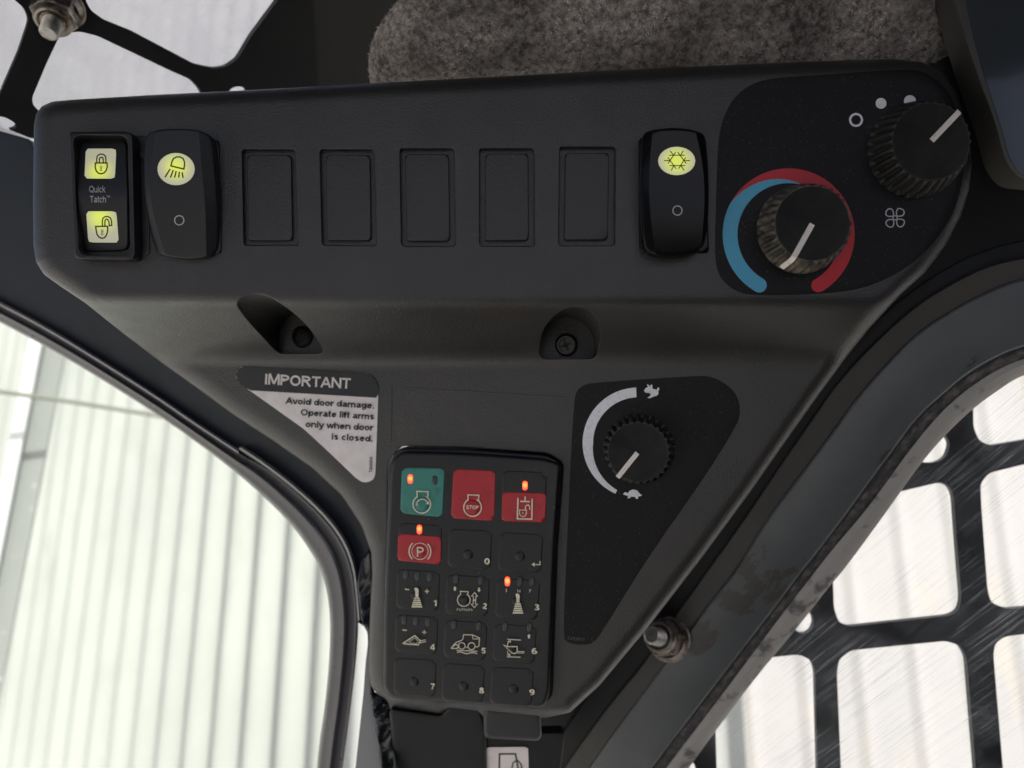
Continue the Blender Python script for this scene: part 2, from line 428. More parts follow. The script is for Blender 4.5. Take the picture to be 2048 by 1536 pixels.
def corr(name, o, u, up, pitch, amp, n, hgt, shape, m, label):
    """corrugated sheet: o corner, u along, up ridge direction"""
    u = Vector(u).normalized(); up = Vector(up).normalized(); nn = u.cross(up).normalized()
    if nn.y > 0: nn = -nn
    K = 12; V = []; fc = []; rows = 6
    for j in range(rows+1):
        for i in range(n*K+1):
            ph = (i/K) % 1
            if shape == 's': z = math.sin(2*PI*ph)
            else: z = 1 if ph < .12 else (1-(ph-.12)/.06*2 if ph < .18 else (-1 if ph < .94 else -1+(ph-.94)/.06*2))
            V.append(tuple(Vector(o)+u*(i/K*pitch)+up*(hgt*j/rows)+nn*z*amp))
    q = n*K+1
    for j in range(rows):
        for i in range(n*K): fc.append((j*q+i, j*q+i+1, (j+1)*q+i+1, (j+1)*q+i))
    return mk(name, V, fc, m, None, smooth=50, label=label, cat='wall')
# left sheet recedes to the left (yaw), leaning slightly back; right one faces the cab
yl = math.radians(37)
uL = Vector((math.cos(yl), -math.sin(yl), 0)); 
corr('corrugated_wall', Vector((0.15, 1.22, -1.9))-uL*5.2, uL, (0, .24, 1),  .17, .025, 33, 6.5, 's', M['wall_l'], 'white corrugated metal wall seen through the left door window')
corr('corrugated_wall', Vector((0.16, 1.55, -1.9)), (1, .10, 0), (0, .24, 1), .17, .0065, 27, 6.5, 't', M['wall_r'], 'stained white ribbed metal wall seen through the guard of the right window')
g = mk('ground', [(-60, -60, -2), (60, -60, -2), (60, 60, -2), (-60, 60, -2)], [(0, 1, 2, 3)], mat('concrete_ground', (.60, .59, .56), .7, mott=(2, (.5, .49, .46), .4, .7)), smooth=0, kind='structure')  # unseen ground, kept pale to bounce sunlight up at the console

# ------------------------------------------------------------------ unseen cab panels, added and shaped to block light from the console
def boxm(name, lo, hi, m, parent, **kw):
    c = (Vector(lo)+Vector(hi))/2; h = (Vector(hi)-Vector(lo))/2
    V, f = box3(c, Vector((h.x, 0, 0)), Vector((0, h.y, 0)), Vector((0, 0, h.z))); return mk(name, V, f, m, parent, smooth=0, **kw)
cab = thing('cab_light_blockers', 'unseen dark cab roof, panels and floor added to shade the console', 'cab', (0, 0, .3))
boxm('roof', (-.75, -.34, .27), (.75, .06, .31), M['roof'], cab)
boxm('side_blocker', (.62, -1.3, -.9), (.66, .0, .27), M['roof'], cab)
boxm('rear_blocker', (-.10, -.96, -.8), (.66, -.92, .10), M['roof'], cab)
boxm('left_blocker', (-.66, -1.3, -.9), (-.62, -.57, .27), M['roof'], cab)
boxm('floor', (-.30, -1.3, -.80), (.66, -.30, -.76), M['roof'], cab)
boxm('floor_corner_blocker', (.0, -.30, -.80), (.66, .12, -.765), M['roof'], cab)

# ------------------------------------------------------------------ console
low = plane_at(1276, 898, -185, .22, -.07)
def ss(t): t = np.clip(t, 0, 1); return t*t*(3-2*t)
def Hc(px, py):
    px = np.asarray(px, float); py = np.asarray(py, float)
    y0 = 592+6*np.sin((px-200)/500)
    t = np.clip((py-y0+2)/140, 0, 1); a = .17
    e0 = a/2; lin = t-e0; k1 = 1-1.6*a; end = (k1-e0)+((1.6*a)/2)
    s = np.where(t < a, t*t/(2*a), np.where(t > k1, (k1-e0)+(1.6*a)/2*(1-((1-t)/(1.6*a))**2), lin))/end
    h = low(px, py)*s
    yc = 1399+(px-773)*.065
    return h-np.clip(py-yc, 0, 60)*1.6*(px < 1125)
console = thing('control_console', 'dark grey moulded plastic overhead control console with switches, knobs and keypad', 'control console', W1(1000, 500, 0))
outl = [(68,250),(72,228),(84,212),(105,203),(150,199),(300,190),(500,180),(750,166),(1000,153),(1200,142),(1500,128),(1700,120),(1790,118),(1845,124),(1888,148),(1915,188),(1928,235),(1940,290),(1943,330),(1938,380),(1922,432),(1892,490),(1850,545),(1800,590),(1740,655),(1690,718),(1630,800),(1570,885),(1500,985),(1400,1120),(1290,1262),(1200,1370),(1140,1425),
 (1090,1436),(967,1440),(955,1424),(896,1420),(884,1438),(798,1431),(781,1420),(774,1400),(754,1388),(741,1370),(736,1326),(740,1229),(744,1147),(742,1105),(722,1050),(683,991),(625,937),(547,882),(469,831),(390,773),(324,726),(242,663),(168,604),(120,572),(88,549),(72,524),(67,490),(66,400)]
def blankq(a, b): return np.array(a, float), np.array(b, float)
BL = [blankq([(484,299),(589,299),(596,490),(488,490)], [(494,310),(582,310),(585,481),(497,481)]),
 blankq([(640,299),(748,299),(753,491),(644.5,490)], [(651.6,310),(739.5,310),(742,481),(654,481)]),
 blankq([(800,297),(908,297),(911,492),(803,492)], [(810,308.6),(897,308.6),(899.6,482),(813.8,482)]),
 blankq([(959,297),(1068,297),(1069,492),(959.7,492)], [(970.7,307.6),(1056.5,307.6),(1057,481),(971,481)]),
 blankq([(1119.7,294),(1231,294),(1229.7,491),(1117.6,491)], [(1130.6,306),(1217.8,306),(1215.4,479.5),(1129,479.5)])]
holes = [rpoly(a, 5, 3) for a, b in BL]
# screw pockets: round bores straight back into the sloping band
def pocket(sx, sy, R, ext, dp):
    dl = float(low(sx, sy))-dp; k = (F-dl)/F; X0 = (sx-1024)*k; Z0 = (sy-768)*k
    ring = [(X0+R*math.cos(t), Z0+R*math.sin(t)) for t in np.linspace(PI, 2*PI, 25)]+[(X0+R, Z0+ext), (X0-R, Z0+ext)]
    ring = rpoly(ring, 24, 5); ring = resample(ring, 6); out = []
    for X, Z in ring:
        px, py = 1024+X/k, 768+Z/k
        for _ in range(60):
            h = float(Hc(px, py)); q = F/(F-h); px = .5*px+.5*(1024+X*q); py = .5*py+.5*(768+Z*q)
        out.append((px, py))
    return np.array(out), ring, dl
pk = [pocket(611, 674, 64, 44, 14), pocket(1133, 690, 64, 34, 40)]
holes += [p[0] for p in pk]
kp_out = rpoly([(784,921),(803,903.5),(925,906.5),(1089,918),(1121,930),(1109,1100),(1099,1387),(1088,1415),(779,1395),(767,1375),(769,1195),(780,941)], [8,10,60,30,10,40,20,12,14,14,60,60], 5)
kp_hole = rpoly([(778,922),(800,892),(925,894),(1095,906),(1127,926),(1114,1100),(1104,1391),(1085,1408),(785,1388),(773,1370),(774,1195),(775,941)], 10, 4)
holes.append(kp_hole)
body = slab('body', outl, Hc, M['console'], console, holes=holes, step=7, r=30, rh=2.5, back=60, smooth=50)
for k, (a, b) in enumerate(BL):
    # recess tray: floor + sides
    q = rpoly(a, 5, 3); n = len(q); A = W(q[:, 0], q[:, 1], -2.4); c = q.mean(0); B = A+np.array([0, 11*S, 0])
    tray = mk('switch_blank', np.vstack([A, B]), [(i, (i+1) % n, n+(i+1) % n, n+i) for i in range(n)]+[tuple(range(n, 2*n))], M['console'], console, smooth=30)
    slab('blank_plate', rpoly(b, 4, 3), const(-3.5), M['blank'], tray, step=30, r=1.8, back=16)
for (o2, ring, dl), (sx, sy, dp) in zip(pk, ((605, 674, 14), (1133, 690, 40))):
    n = len(ring); P = W(o2[:, 0], o2[:, 1], Hc(o2[:, 0], o2[:, 1])-2.4)
    Q = P.copy(); kk = F/(F-dl)
    # floor follows the lower panel plane
    fx, fy = 1024+ring[:, 0]*kk, 768+ring[:, 1]*kk
    fd = np.minimum(dl, Hc(o2[:, 0], o2[:, 1])-3); Q[:, 1] = -fd*S
    wl = mk('screw_pocket', np.vstack([P, Q]), [(i, (i+1) % n, n+(i+1) % n, n+i) for i in range(n)]+[tuple(range(n, 2*n))], M['console'], console, smooth=50)
    nn = nrm(low, sx, sy); base = W1(sx, sy, float(low(sx, sy))-dp)
    s1 = lathe('screw', base, nn, [(0, 27), (5, 27), (8, 24), (9, 20), (9, 13)], M['screw'], console, n=28)
    x, y, a = frame_of(nn)
    for ang in (.35, .35+PI/2):
        ux = (x*math.cos(ang)+y*math.sin(ang)); uy = (y*math.cos(ang)-x*math.sin(ang))
        V, f = box3(base+a*9.4*S, ux*13*S, uy*3.2*S, a*.5*S); mk('cross_slot', V, f, M['ink'], s1, smooth=0)
    # raised rim round the drive
    lathe('screw_rim', base+a*8.5*S, nn, [(0, 22), (2.5, 21), (2.5, 17), (0, 16)], M['screw'], s1, n=28, caps=False)
# faint mould lines above the keypad
Flat().stroke([(784, 770), (783, 885)], 1.3).stroke([(802, 774), (960, 783), (1133, 794)], 1.0).build('mould_line', Hc, M['ink'], console, eps=.6)

f = Flat(); r_ = random.Random(3)
for k in range(26):
    x, y = r_.uniform(600, 1000), r_.uniform(425, 468)
    if any(h[:, 0].min()-6 < x < h[:, 0].max()+6 for h in holes[:5]): continue
    l = r_.uniform(8, 30); f.stroke([(x, y), (x+l*.5, y+l*.06), (x+l*.9, y+l*.11)], .6)
for k in range(60):
    x, y = r_.uniform(420, 1600), r_.uniform(205, 720)
    if 250 < y < 520 or (1400 < x and y < 600): continue
    a = r_.uniform(0, PI); l = r_.uniform(1.5, 9); f.stroke([(x, y), (x+l*math.cos(a), y+l*math.sin(a)*.5)], r_.uniform(.5, 1.1))
f.build('scratches', Hc, M['print_dim'], console, eps=.5, kind='stuff')

# climate overlay
C3 = lambda x, y: (1248+x/2.56, y/2.56)
C5 = lambda x, y: (700+x/2.56, 550+y/2.56)
clim = [(480,750),(500,620),(560,500),(650,430),(760,398),(1000,385),(1250,366),(1480,352),(1560,380),(1650,450),(1705,560),(1733,700),(1742,800),(1732,950),(1690,1090),(1630,1190),(1545,1290),(1450,1370),(1300,1450),(1150,1492),(900,1510),(650,1512),(560,1486),(490,1420),(465,1330),(470,1100)]
clim = chaikin([C3(*p) for p in clim], 2)
def Hedge(e):
    o_ = resample(outl, 10)
    def h(px, py):
        P = np.stack([np.ravel(px), np.ravel(py)], -1).astype(float)
        s = np.minimum(dist(P, o_), 30); return Hc(px, py)-(30-np.sqrt(np.maximum(900-(30-s)**2, 0))).reshape(np.shape(px))+e
    return h
He = Hedge(0)
ov = slab('climate_overlay', clim, plus(He, 1.2), M['overlay'], console, step=12, r=.8, back=3)
cx, cy = 843, 1200
def ro(th): return np.where(th > 152, 338, np.where(th < 75, 264, 264+(th-75)/77*(338-264)))
th = np.linspace(75, 240, 70); t_ = np.radians(th)
outer = [C3(cx+ro(a)*math.cos(b), cy-ro(a)*math.sin(b)) for a, b in zip(th, t_)]; inner = [C3(cx+262*math.cos(b), cy-262*math.sin(b)) for b in t_]
e0 = C3(cx+300*math.cos(t_[-1]), cy-300*math.sin(t_[-1]))
Flat().band(outer, inner).build('cold_scale', plus(He, 1.2), M['blue'], ov)
f = Flat(); f.poly(ell(e0[0], e0[1], 14.8)); f.build('cold_scale_end', plus(He, 1.2), M['blue'], ov, eps=.9)
th = np.linspace(152, -60, 90); t_ = np.radians(th)
outer = [C3(cx+338*math.cos(b), cy-338*math.sin(b)) for b in t_]; inner = [C3(cx+(ro(a) if a > 75 else 267)*math.cos(b), cy-(ro(a) if a > 75 else 267)*math.sin(b)) for a, b in zip(th, t_)]
Flat().band(outer, inner).build('hot_scale', plus(He, 1.2), M['red'], ov, eps=.6)
e0 = C3(cx+302*math.cos(t_[-1]), cy-302*math.sin(t_[-1]))
f = Flat(); f.poly(ell(e0[0], e0[1], 13.6)); f.build('hot_scale_end', plus(He, 1.2), M['red'], ov, eps=.7)
p = C3(1188, 614); Flat().stroke(ell(*p, 11.8), 4.4, True).build('off_mark', plus(He, 1.2), M['print'], ov)
p = C3(1316, 529); Flat().poly(ell(*p, 10.8)).build('speed_dot', plus(He, 1.2), M['print'], ov)
p = C3(1464, 518); Flat().poly(ell(*p, 12)).build('speed_dot', plus(He, 1.2), M['print'], ov)
f = Flat(); lobe = np.array([(-8,-8),(-9,-38),(-26,-49),(-43,-40),(-50,-17),(-36,-7),(-17,-7)], float)
for k in range(4):
    a = k*PI/2; R_ = np.array([[math.cos(a), -math.sin(a)], [math.sin(a), math.cos(a)]]); q = chaikin((lobe@R_.T), 2)
    f.stroke([C3(1388+x, 1115+y) for x, y in q], 2.4, True)
f.stroke(ell(*C3(1388, 1115), 4.2, n=20), 2.2, True).build('fan_symbol', plus(He, 1.2), M['print_grey'], ov)

# throttle overlay
thr = [C5(*p) for p in [(1148,640),(1160,590),(1200,560),(1260,552),(1780,515),(1850,520),(1930,560),(1985,620),(2000,700),(1980,770),(1820,1030)]]+[(1300,1108),(1205,1262),(1190,1283),(1175,1291),(1135,1287),(1126,1275),(1131,1150),(1142,900)]
thr = chaikin(thr, 2)
tv = slab('throttle_overlay', thr, plus(Hc, 1.2), M['overlay'], console, step=16, r=.8, back=3)
th = np.linspace(92, 246, 60); t_ = np.radians(th)
wd = np.interp(th, [92, 180, 246], [50, 54, 20])
Flat().band([C5(1475+284*math.cos(b), 860-284*math.sin(b)) for b in t_], [C5(1475+(284-w_)*math.cos(b), 860-(284-w_)*math.sin(b)) for b, w_ in zip(t_, wd)]).build('throttle_scale', plus(Hc, 1.2), M['print'], tv)
rab = [(1505,590),(1515,578),(1526,573),(1520,562),(1524,559),(1537,571),(1540,560),(1548,563),(1549,582),(1560,585),(1572,587),(1574,577),(1582,576),(1584,587),(1578,595),(1580,607),(1572,618),(1556,622),(1540,629),(1534,632),(1522,628),(1534,621),(1540,611),(1530,603),(1520,604),(1510,600)]
Flat().poly([C5(*p) for p in rab]).build('rabbit_symbol', plus(Hc, 1.2), M['print'], tv)
tur = [(1398,1122),(1405,1113),(1415,1113),(1422,1118),(1432,1104),(1450,1098),(1470,1103),(1484,1120),(1496,1128),(1484,1133),(1476,1134),(1475,1146),(1464,1146),(1461,1136),(1440,1135),(1432,1143),(1420,1142),(1424,1131),(1408,1127)]
Flat().poly([C5(*p) for p in tur]).build('turtle_symbol', plus(Hc, 1.2), M['print'], tv)
Flat().text('T292811', (1134, 1279), (1168, 1282), 6).build('lettering', plus(Hc, 1.2), M['print_dim'], tv)

# warning sticker
L6 = lambda x, y: (440+x/5.12, 700+y/5.12)
stk = [(240,168),(1000,208),(1440,232),(1500,240),(1560,265),(1605,325),(1622,400),(1605,900),(1590,1280),(1565,1330),(1510,1357),(1445,1350),(1390,1310),(1130,1060),(860,810),(480,540),(300,412),(210,352),(168,300),(160,240),(190,190)]
st = slab('warning_sticker', [L6(*p) for p in stk], plus(Hc, 1.0), M['paper'], console, step=14, r=0, back=1.5)
hd = [(240,168),(1000,208),(1440,232),(1500,240),(1560,265),(1605,325),(1622,400),(1619,490),(300,413),(210,352),(168,300),(160,240),(190,190)]
Flat().poly([L6(*p) for p in hd], 12).build('header_band', plus(Hc, 1.0), M['ink2'], st, eps=1.8)
tx = lambda s, a, b, h, m, bold=.02, n='lettering': Flat().text(s, L6(*a), L6(*b), h/5.12, bold).build(n, plus(Hc, 1.0), m, st, eps=2.6)
tx('IMPORTANT', (460, 351), (1345, 398), 108, M['paper'], .016)
tx('Avoid door damage.', (668, 550), (1578, 601), 66, M['ink2'])
tx('Operate lift arms', (825, 670), (1575, 713), 66, M['ink2'])
tx('only when door', (875, 790), (1575, 828), 66, M['ink2'])
tx('is closed.', (1142, 917), (1562, 941), 66, M['ink2'])
tx('T260054', (1558, 1257), (1561, 1092), 31, M['ink2'], .015)

# ------------------------------------------------------------------ rocker switches
L4 = lambda x, y: (120+x/5.12, 240+y/5.12)
L5 = lambda x, y: (1250+x/5.12, 230+y/5.12)
def lensmat(name, cx_, cz_, rx, off=(0, 0), hot=(.76, .86, .07), edge=(.44, .42, .30), st=.55):
    m = mat(name, (.30, .31, .22), .35); t = m.node_tree; b = t.nodes['Principled BSDF']
    tc = t.nodes.new('ShaderNodeTexCoord'); mp = t.nodes.new('ShaderNodeMapping'); mp.inputs['Location'].default_value = (-off[0]*S, 0, -off[1]*S)
    mp.inputs['Location'].default_value = (-off[0]*S/(rx*S), 0, -off[1]*S/(rx*S)); mp.inputs['Scale'].default_value = (1/(rx*S), 0, 1/(rx*S))
    t.links.new(tc.outputs['Object'], mp.inputs['Vector']); ln = t.nodes.new('ShaderNodeVectorMath'); ln.operation = 'LENGTH'
    t.links.new(mp.outputs[0], ln.inputs[0]); cr = t.nodes.new('ShaderNodeValToRGB'); cr.color_ramp.interpolation = 'EASE'
    cr.color_ramp.elements[0].color = (*hot, 1); cr.color_ramp.elements[0].position = .12; cr.color_ramp.elements[1].color = (*edge, 1); cr.color_ramp.elements[1].position = 1
    t.links.new(ln.outputs['Value'], cr.inputs[0]); t.links.new(cr.outputs[0], b.inputs['Emission Color']); b.inputs['Emission Strength'].default_value = st
    return m
LST = .42
# quick coupler switch
q1 = thing('rocker_switch', 'framed rocker switch with two lit padlock symbols, leftmost on the console', 'switch', W1(208, 392, 0), 'rocker switches on the console')
fo = rpoly([L4(92,120),L4(745,118),L4(775,1432),L4(150,1424)], [8,14,14,12], 5)
fi = rpoly([L4(138,158),L4(692,160),L4(722,1378),L4(195,1380)], 17, 5)
slab('switch_frame', fo, const(34), M['switch'], q1, holes=[fi], step=16, r=4, rh=3, back=40)
slab('frame_base', rpoly([(150,270),(296,272),(300,512),(160,512)], 8), const(3), M['switch'], q1, step=40, r=2, back=8, holes=[rpoly([(165,285),(282,285),(286,500),(172,500)], 8)])
slab('clip', rpoly([(279,300),(292,300),(292,318),(279,318)], 3), const(14), M['switch'], q1, step=10, r=2, back=14)
def Hr1(px, py):
    v = (np.asarray(py, float)-391)/118; return 30-26*np.abs(v)**1.3+0*np.asarray(px)
rk = slab('rocker', rpoly([L4(185,190),L4(680,175),L4(700,760),L4(708,1350),L4(215,1360),L4(160,760)], [20,20,400,20,20,400], 8), Hr1, M['switch'], q1, step=9, r=5, back=14)
mlock = lensmat('lit_lens_lower', 0, 0, 36, (0, -18)); munl = lensmat('lit_lens_upper', 0, 0, 38, (-2, 16))
l1 = slab('icon_lens', rpoly([L4(265,293),L4(575,293),L4(560,600),L4(250,598)], 6), plus(Hr1, .8), mlock, rk, step=9, back=1)
l2 = slab('icon_lens', rpoly([L4(268,935),L4(575,935),L4(600,1255),L4(290,1253)], 6), plus(Hr1, .8), munl, rk, step=9, back=1)
m4 = lambda pts: [L4(*p) for p in pts]
f = Flat()
f.stroke(m4([(362,440),(482,440),(483,485),(470,522),(447,544),(420,551),(394,545),(371,522),(360,485)]), 2.7, True)
f.stroke(m4([(376,440),(376,395),(382,370),(400,353),(424,348),(448,355),(466,372),(470,400),(469,440)]), 2.5)
f.stroke(m4([(403,440),(403,400),(412,385),(425,381),(438,388),(443,405),(442,440)]), 2.5)
f.stroke(ell(*L4(420, 480), 2, n=14), 1.0, True).stroke(m4([(414,490),(411,518),(427,518),(424,490)]), 1.0)
f.build('closed_padlock_symbol', Hr1, M['ink'], rk, eps=1.7)
f = Flat()
f.stroke(m4([(365,1090),(488,1088),(487,1140),(475,1180),(455,1205),(430,1212),(400,1200),(378,1170),(370,1130)]), 2.7, True)
f.stroke(m4([(435,1088),(433,1035),(440,1005),(462,990),(490,988),(515,1003),(527,1030),(530,1080),(505,1082),(500,1040),(488,1018),(472,1015),(460,1030),(460,1088)]), 2.5)
f.stroke(ell(*L4(432, 1132), 2, n=14), 1.0, True).stroke(m4([(426,1142),(424,1175),(440,1175),(437,1142)]), 1.0)
f.build('open_padlock_symbol', Hr1, M['ink'], rk, eps=1.7)
Flat().text('Quick', L4(300, 742), L4(466, 742), 68/5.12).text('Tatch', L4(303, 845), L4(470, 845), 68/5.12).text('TM', L4(474, 795), L4(512, 795), 22/5.12).build('lettering', Hr1, M['print_grey'], rk, eps=1)

def cap_switch(label, conv, out, lf, rf, htop, hbot, mt, side_r, loc, lens, ring, cen, base):
    q = thing('rocker_switch', label, 'switch', loc, 'rocker switches on the console')
    o = chaikin([conv(*p) for p in out], 2); y0, y1 = o[:, 1].min(), o[:, 1].max()
    lf = np.array([conv(*p) for p in lf]); rf = np.array([conv(*p) for p in rf])
    lf = chaikin(lf, 3, False); rf = chaikin(rf, 3, False)
    def H(px, py):
        px = np.asarray(px, float); py = np.asarray(py, float); v = np.clip((py-y0)/(y1-y0), 0, 1)
        h = htop+(hbot-htop)*v+5*np.sin(PI*v)
        a = np.interp(py, lf[:, 1], lf[:, 0]); b = np.interp(py, rf[:, 1], rf[:, 0])
        return h-np.clip(a-px, 0, 99)*.45-np.clip(px-b, 0, 99)*.55
    slab('switch_base', rpoly(base, 6), const(5), mt, q, step=40, r=3, back=8)
    cap = slab('rocker', o, H, mt, q, step=7, r=4, back=min(htop, hbot)+2, lines=[lf, rf], smooth=12)
    ln = slab('icon_lens', ell(*conv(*lens[:2]), lens[2]/5.12, lens[3]/5.12, 60), plus(H, .8), lensmat('lit_lens', 0, 0, 36 if lens[4] == 0 else 40, (0, 4 if lens[4] == 0 else 0)), cap, step=9, back=1)
    Flat().stroke(ell(*conv(*ring), 9.2), 2.1, True).build('off_mark', H, M['print_grey'], cap, eps=1)
    return q, cap, H
out2 = [(880,170),(910,125),(1000,100),(1200,85),(1400,98),(1520,140),(1560,185),(1590,450),(1625,900),(1625,1250),(1600,1350),(1540,1398),(1400,1418),(1280,1425),(1080,1395),(1000,1355),(960,1270),(900,1020),(865,780),(855,500),(862,270)]
_, cap, H2 = cap_switch('rocker switch with lit work lamp symbol beside the framed padlock switch', L4, out2, [(985,60),(940,400),(915,700),(960,1000),(1100,1450)], [(1415,60),(1450,500),(1490,900),(1500,1450)], 46, 20, M['switch'], 4, W1(360, 388, 0), (1188, 502, 190, 165, 0), (1221, 1027), None, [(298,278),(438,280),(443,508),(312,508)])
f = Flat().stroke(m4([(1135,470),(1148,420),(1165,392),(1195,378),(1230,378),(1260,395),(1275,430),(1275,465),(1268,502)]), 2.8, True)
for a, b in (((1128,502),(1075,585)), ((1160,512),(1130,590)), ((1190,522),(1173,590)), ((1222,530),(1215,590)), ((1250,535),(1260,592))): f.stroke(m4([a, b]), 2.8)
f.build('work_lamp_symbol', H2, M['ink'], cap, eps=1.7)
out3 = [(178,225),(200,178),(300,148),(500,128),(690,148),(800,188),(826,240),(850,500),(862,850),(845,1180),(805,1360),(720,1420),(500,1450),(300,1430),(215,1395),(185,1330),(168,1100),(165,700),(172,380)]
_, cap, H3 = cap_switch('glossy black rocker switch with lit snowflake symbol left of the climate dial', L5, out3, [(290,100),(250,500),(245,850),(275,1150),(320,1480)], [(705,100),(790,450),(820,800),(800,1150),(770,1480)], 38, 34, M['gloss'], 4, W1(1352, 385, 0), (530, 470, 190, 145, 1), (537, 978), None, [(1277,276),(1412,276),(1418,506),(1278,506)])
f = Flat()
for a, b in (((450,412),(612,412)), ((455,518),(617,518)), ((400,467),(460,467)), ((605,467),(665,467)), ((462,367),(497,410)), ((597,367),(570,410)), ((520,380),(440,498)), ((540,380),(628,498)), ((438,433),(525,552)), ((622,433),(548,552)), ((500,520),(473,568)), ((572,517),(605,568))): f.stroke([L5(*a), L5(*b)], 1.8)
f.build('snowflake_symbol', H3, M['ink'], cap, eps=1.7)

# ------------------------------------------------------------------ knobs
def knob(label, bx, by, H, R0, R1, h, ptr, nf=30, side=None):
    n = nrm(H, bx, by); base = W1(bx, by, float(H(bx, by)))+n*1.3*S
    q = thing('rotary_switch', label, 'rotary dial', base, 'rotary switches on the console')
    N = nf*8
    def rf(t, k):
        amp = (0, .10, .10, .09, .07, .03, 0)[k]
        c = math.cos(t*nf)+.15; c = max(-1, min(1, c*2.2)); return 1-amp*(.5-.5*c)
    lathe('grip', base, n, [(0, R0), (4, R0), (h*.5, (R0+R1)/2+1.5), (h*.88, R1+1.5), (h*.96, R1), (h, R1-2.5), (h, R1-6)], side or M['knob_side'], q, n=N, radf=rf, caps=False, smooth=40)
    lathe('knob_face', base, n, [(h-1, R1-5), (h, R1-5.5), (h-.6, R1-8), (h-.6, 3)], M['knob'], q, n=64)
    # pointer: from the centre to the rim and down the side
    x, y, a = frame_of(n)
    dx = Vector((ptr[0]-bx, 0, -(ptr[1]-by))); 
    tip = Vector(dx); tip -= a*tip.dot(a); u = tip.normalized(); v = a.cross(u)
    wv = v*5.2*S; V = []; f = []
    path = [(2, h-1), (R1-2, h-1), (R1+1, h-6), (R0-1.5, 12)] if ptr[2] else [(2, h-1), (R1-2, h-1), (R1, h-5)]
    for r_, z_ in path:
        off = 3.5
        i_ = len(V)
        lift = a*off*S if r_ < R1 else (a*off*.3+u*off)*S
        c = base+u*r_*S+a*z_*S
        V += [tuple(c-wv), tuple(c+wv), tuple(c+wv+lift), tuple(c-wv+lift)]
    m = len(path)
    for k in range(m-1):
        for i in range(4): j = (i+1) % 4; f.append((4*k+i, 4*k+j, 4*k+4+j, 4*k+4+i))
    f += [(3, 2, 1, 0), tuple(4*(m-1)+i for i in range(4))]
    mk('pointer', V, f, M['white'], q, smooth=20)
    return q
knob('ribbed black fan speed knob at the upper right end of the console', 1830, 301, Hc, 96, 79, 56, (1830+57, 301-60, 0), side=M['knob_side2'])
knob('ribbed black temperature knob with dusty side inside the blue and red scale', 1602, 459, Hc, 89, 77, 56, (1602-49, 459+88, 1))
knob('smaller ribbed black throttle knob between the rabbit and turtle marks', 1278, 898, low, 79, 70, 44, (1278-44, 898+56, 0), nf=28, side=M['knob_side2'])

# ------------------------------------------------------------------ keypad
K1 = lambda x, y: (740+x/4.876, 880+y/4.876)
K2 = lambda x, y: (740+x/4.876, 1100+y/4.876)
Hk = plus(low, 26); nk = nrm(low, 940, 1150)
kp = thing('keypad', 'black rubber keypad with green, red and numbered keys at the foot of the console', 'keypad', W1(940, 1160, -260))
slab('housing', kp_out, Hk, M['keypad'], kp, step=16, r=7, back=75, dirn=tuple(-nk))
slab('bezel', rpoly([(776,935),(794,897),(925,899),(1095,911),(1125,930),(1113,1100),(1103,1391),(1090,1412),(783,1391),(770,1368),(771,1195)], 12, 4), plus(low, 6), M['switch'], kp, step=20, r=4, back=40, dirn=tuple(-nk), holes=[rpoly([(800,925),(1105,935),(1085,1390),(785,1375)], 10)])
ledlit = lensmat('lit_led_glow', 0, 0, 9.5, (0, 1.5), (1, .20, .015), (1, .012, .003), 2.0)
ledm = mat('lit_led', (.5, .05, .02), .3, emis=((1, .045, .008), 2.4)); ledc = mat('lit_led_core', (.6, .3, .05), .3, emis=((1, .35, .03), 4))
def led(K, x, y, on, parent, hot=False):
    p = K(x, y); o = rpoly([(p[0]-5, p[1]-9.5), (p[0]+5, p[1]-9.5), (p[0]+5, p[1]+9.5), (p[0]-5, p[1]+9.5)], 5, 5)
    slab('indicator_light', o, plus(Hk, 3.4), ledlit if on else M['ledoff'], parent, step=4, r=2, back=3)
def key(q, m, lab=None):
    return slab('key', rpoly(q, 9, 5), plus(Hk, 1.5), m, kp, step=10, r=2.4, back=3, label=lab)
def dome(K, x, y, m, parent, r=9.5):
    p = K(x, y); n = nk; b = W1(p[0], p[1], float(Hk(*p))+1.2)
    R = r*(F+290)/F
    lathe('key_dome', b, n, [(0, R), (R*.10, R*.93), (R*.19, R*.78), (R*.26, R*.55), (R*.29, R*.25), (R*.30, .5)], m, parent, n=28, smooth=60)
def kbuild(f, name, parent, m='print_cream', e=5.2): f.build(name, Hk, M[m], parent, eps=e)
def eng(f, K, cx, cy, r, x0, x1, yt, w_):
    a = arc(cx, cy, r, 124, 416, 40); f.stroke([K(x0, yt), K(x1, yt+4), K(x1-3, cy-r*.83)]+[K(*p) for p in a[::-1]]+[K(x0+2, cy-r*.83)], w_, True)
g1 = [(803.6,935.4),(889.7,936.4),(885.2,1034.8),(800.5,1026.6)]
k_ = key(g1, M['keygreen'], 'green engine start key')
led(K1, 393, 380, True, k_); led(K1, 632, 393, False, k_); dome(K1, 505, 628, M['keygreen'], k_, 15)
f = Flat(); eng(f, K1, 505, 627, 86, 458, 566, 500, 2.3); kbuild(f, 'engine_symbol', k_)
f = Flat(); f.stroke([K1(*p) for p in arc(510, 632, 55, 175, 20, 20)], 2); f.poly([K1(576,628), K1(572,596), K1(540,626)]); f.poly([K1(448,638), K1(468,640), K1(456,606)]); kbuild(f, 'start_arrow_symbol', k_, e=11)
k_ = key([(907,937.4),(991.8,941.5),(988.6,1042),(901.6,1036.9)], M['keyred'], 'tall red engine stop key'); dome(K1, 1000, 655, M['keyred'], k_, 15)
f = Flat(); eng(f, K1, 1000, 658, 86, 955, 1061, 535, 2.3); kbuild(f, 'engine_symbol', k_)
f = Flat().text('STOP', K1(938, 672), K1(1063, 675), 36/4.876, .03); kbuild(f, 'lettering', k_, e=12)
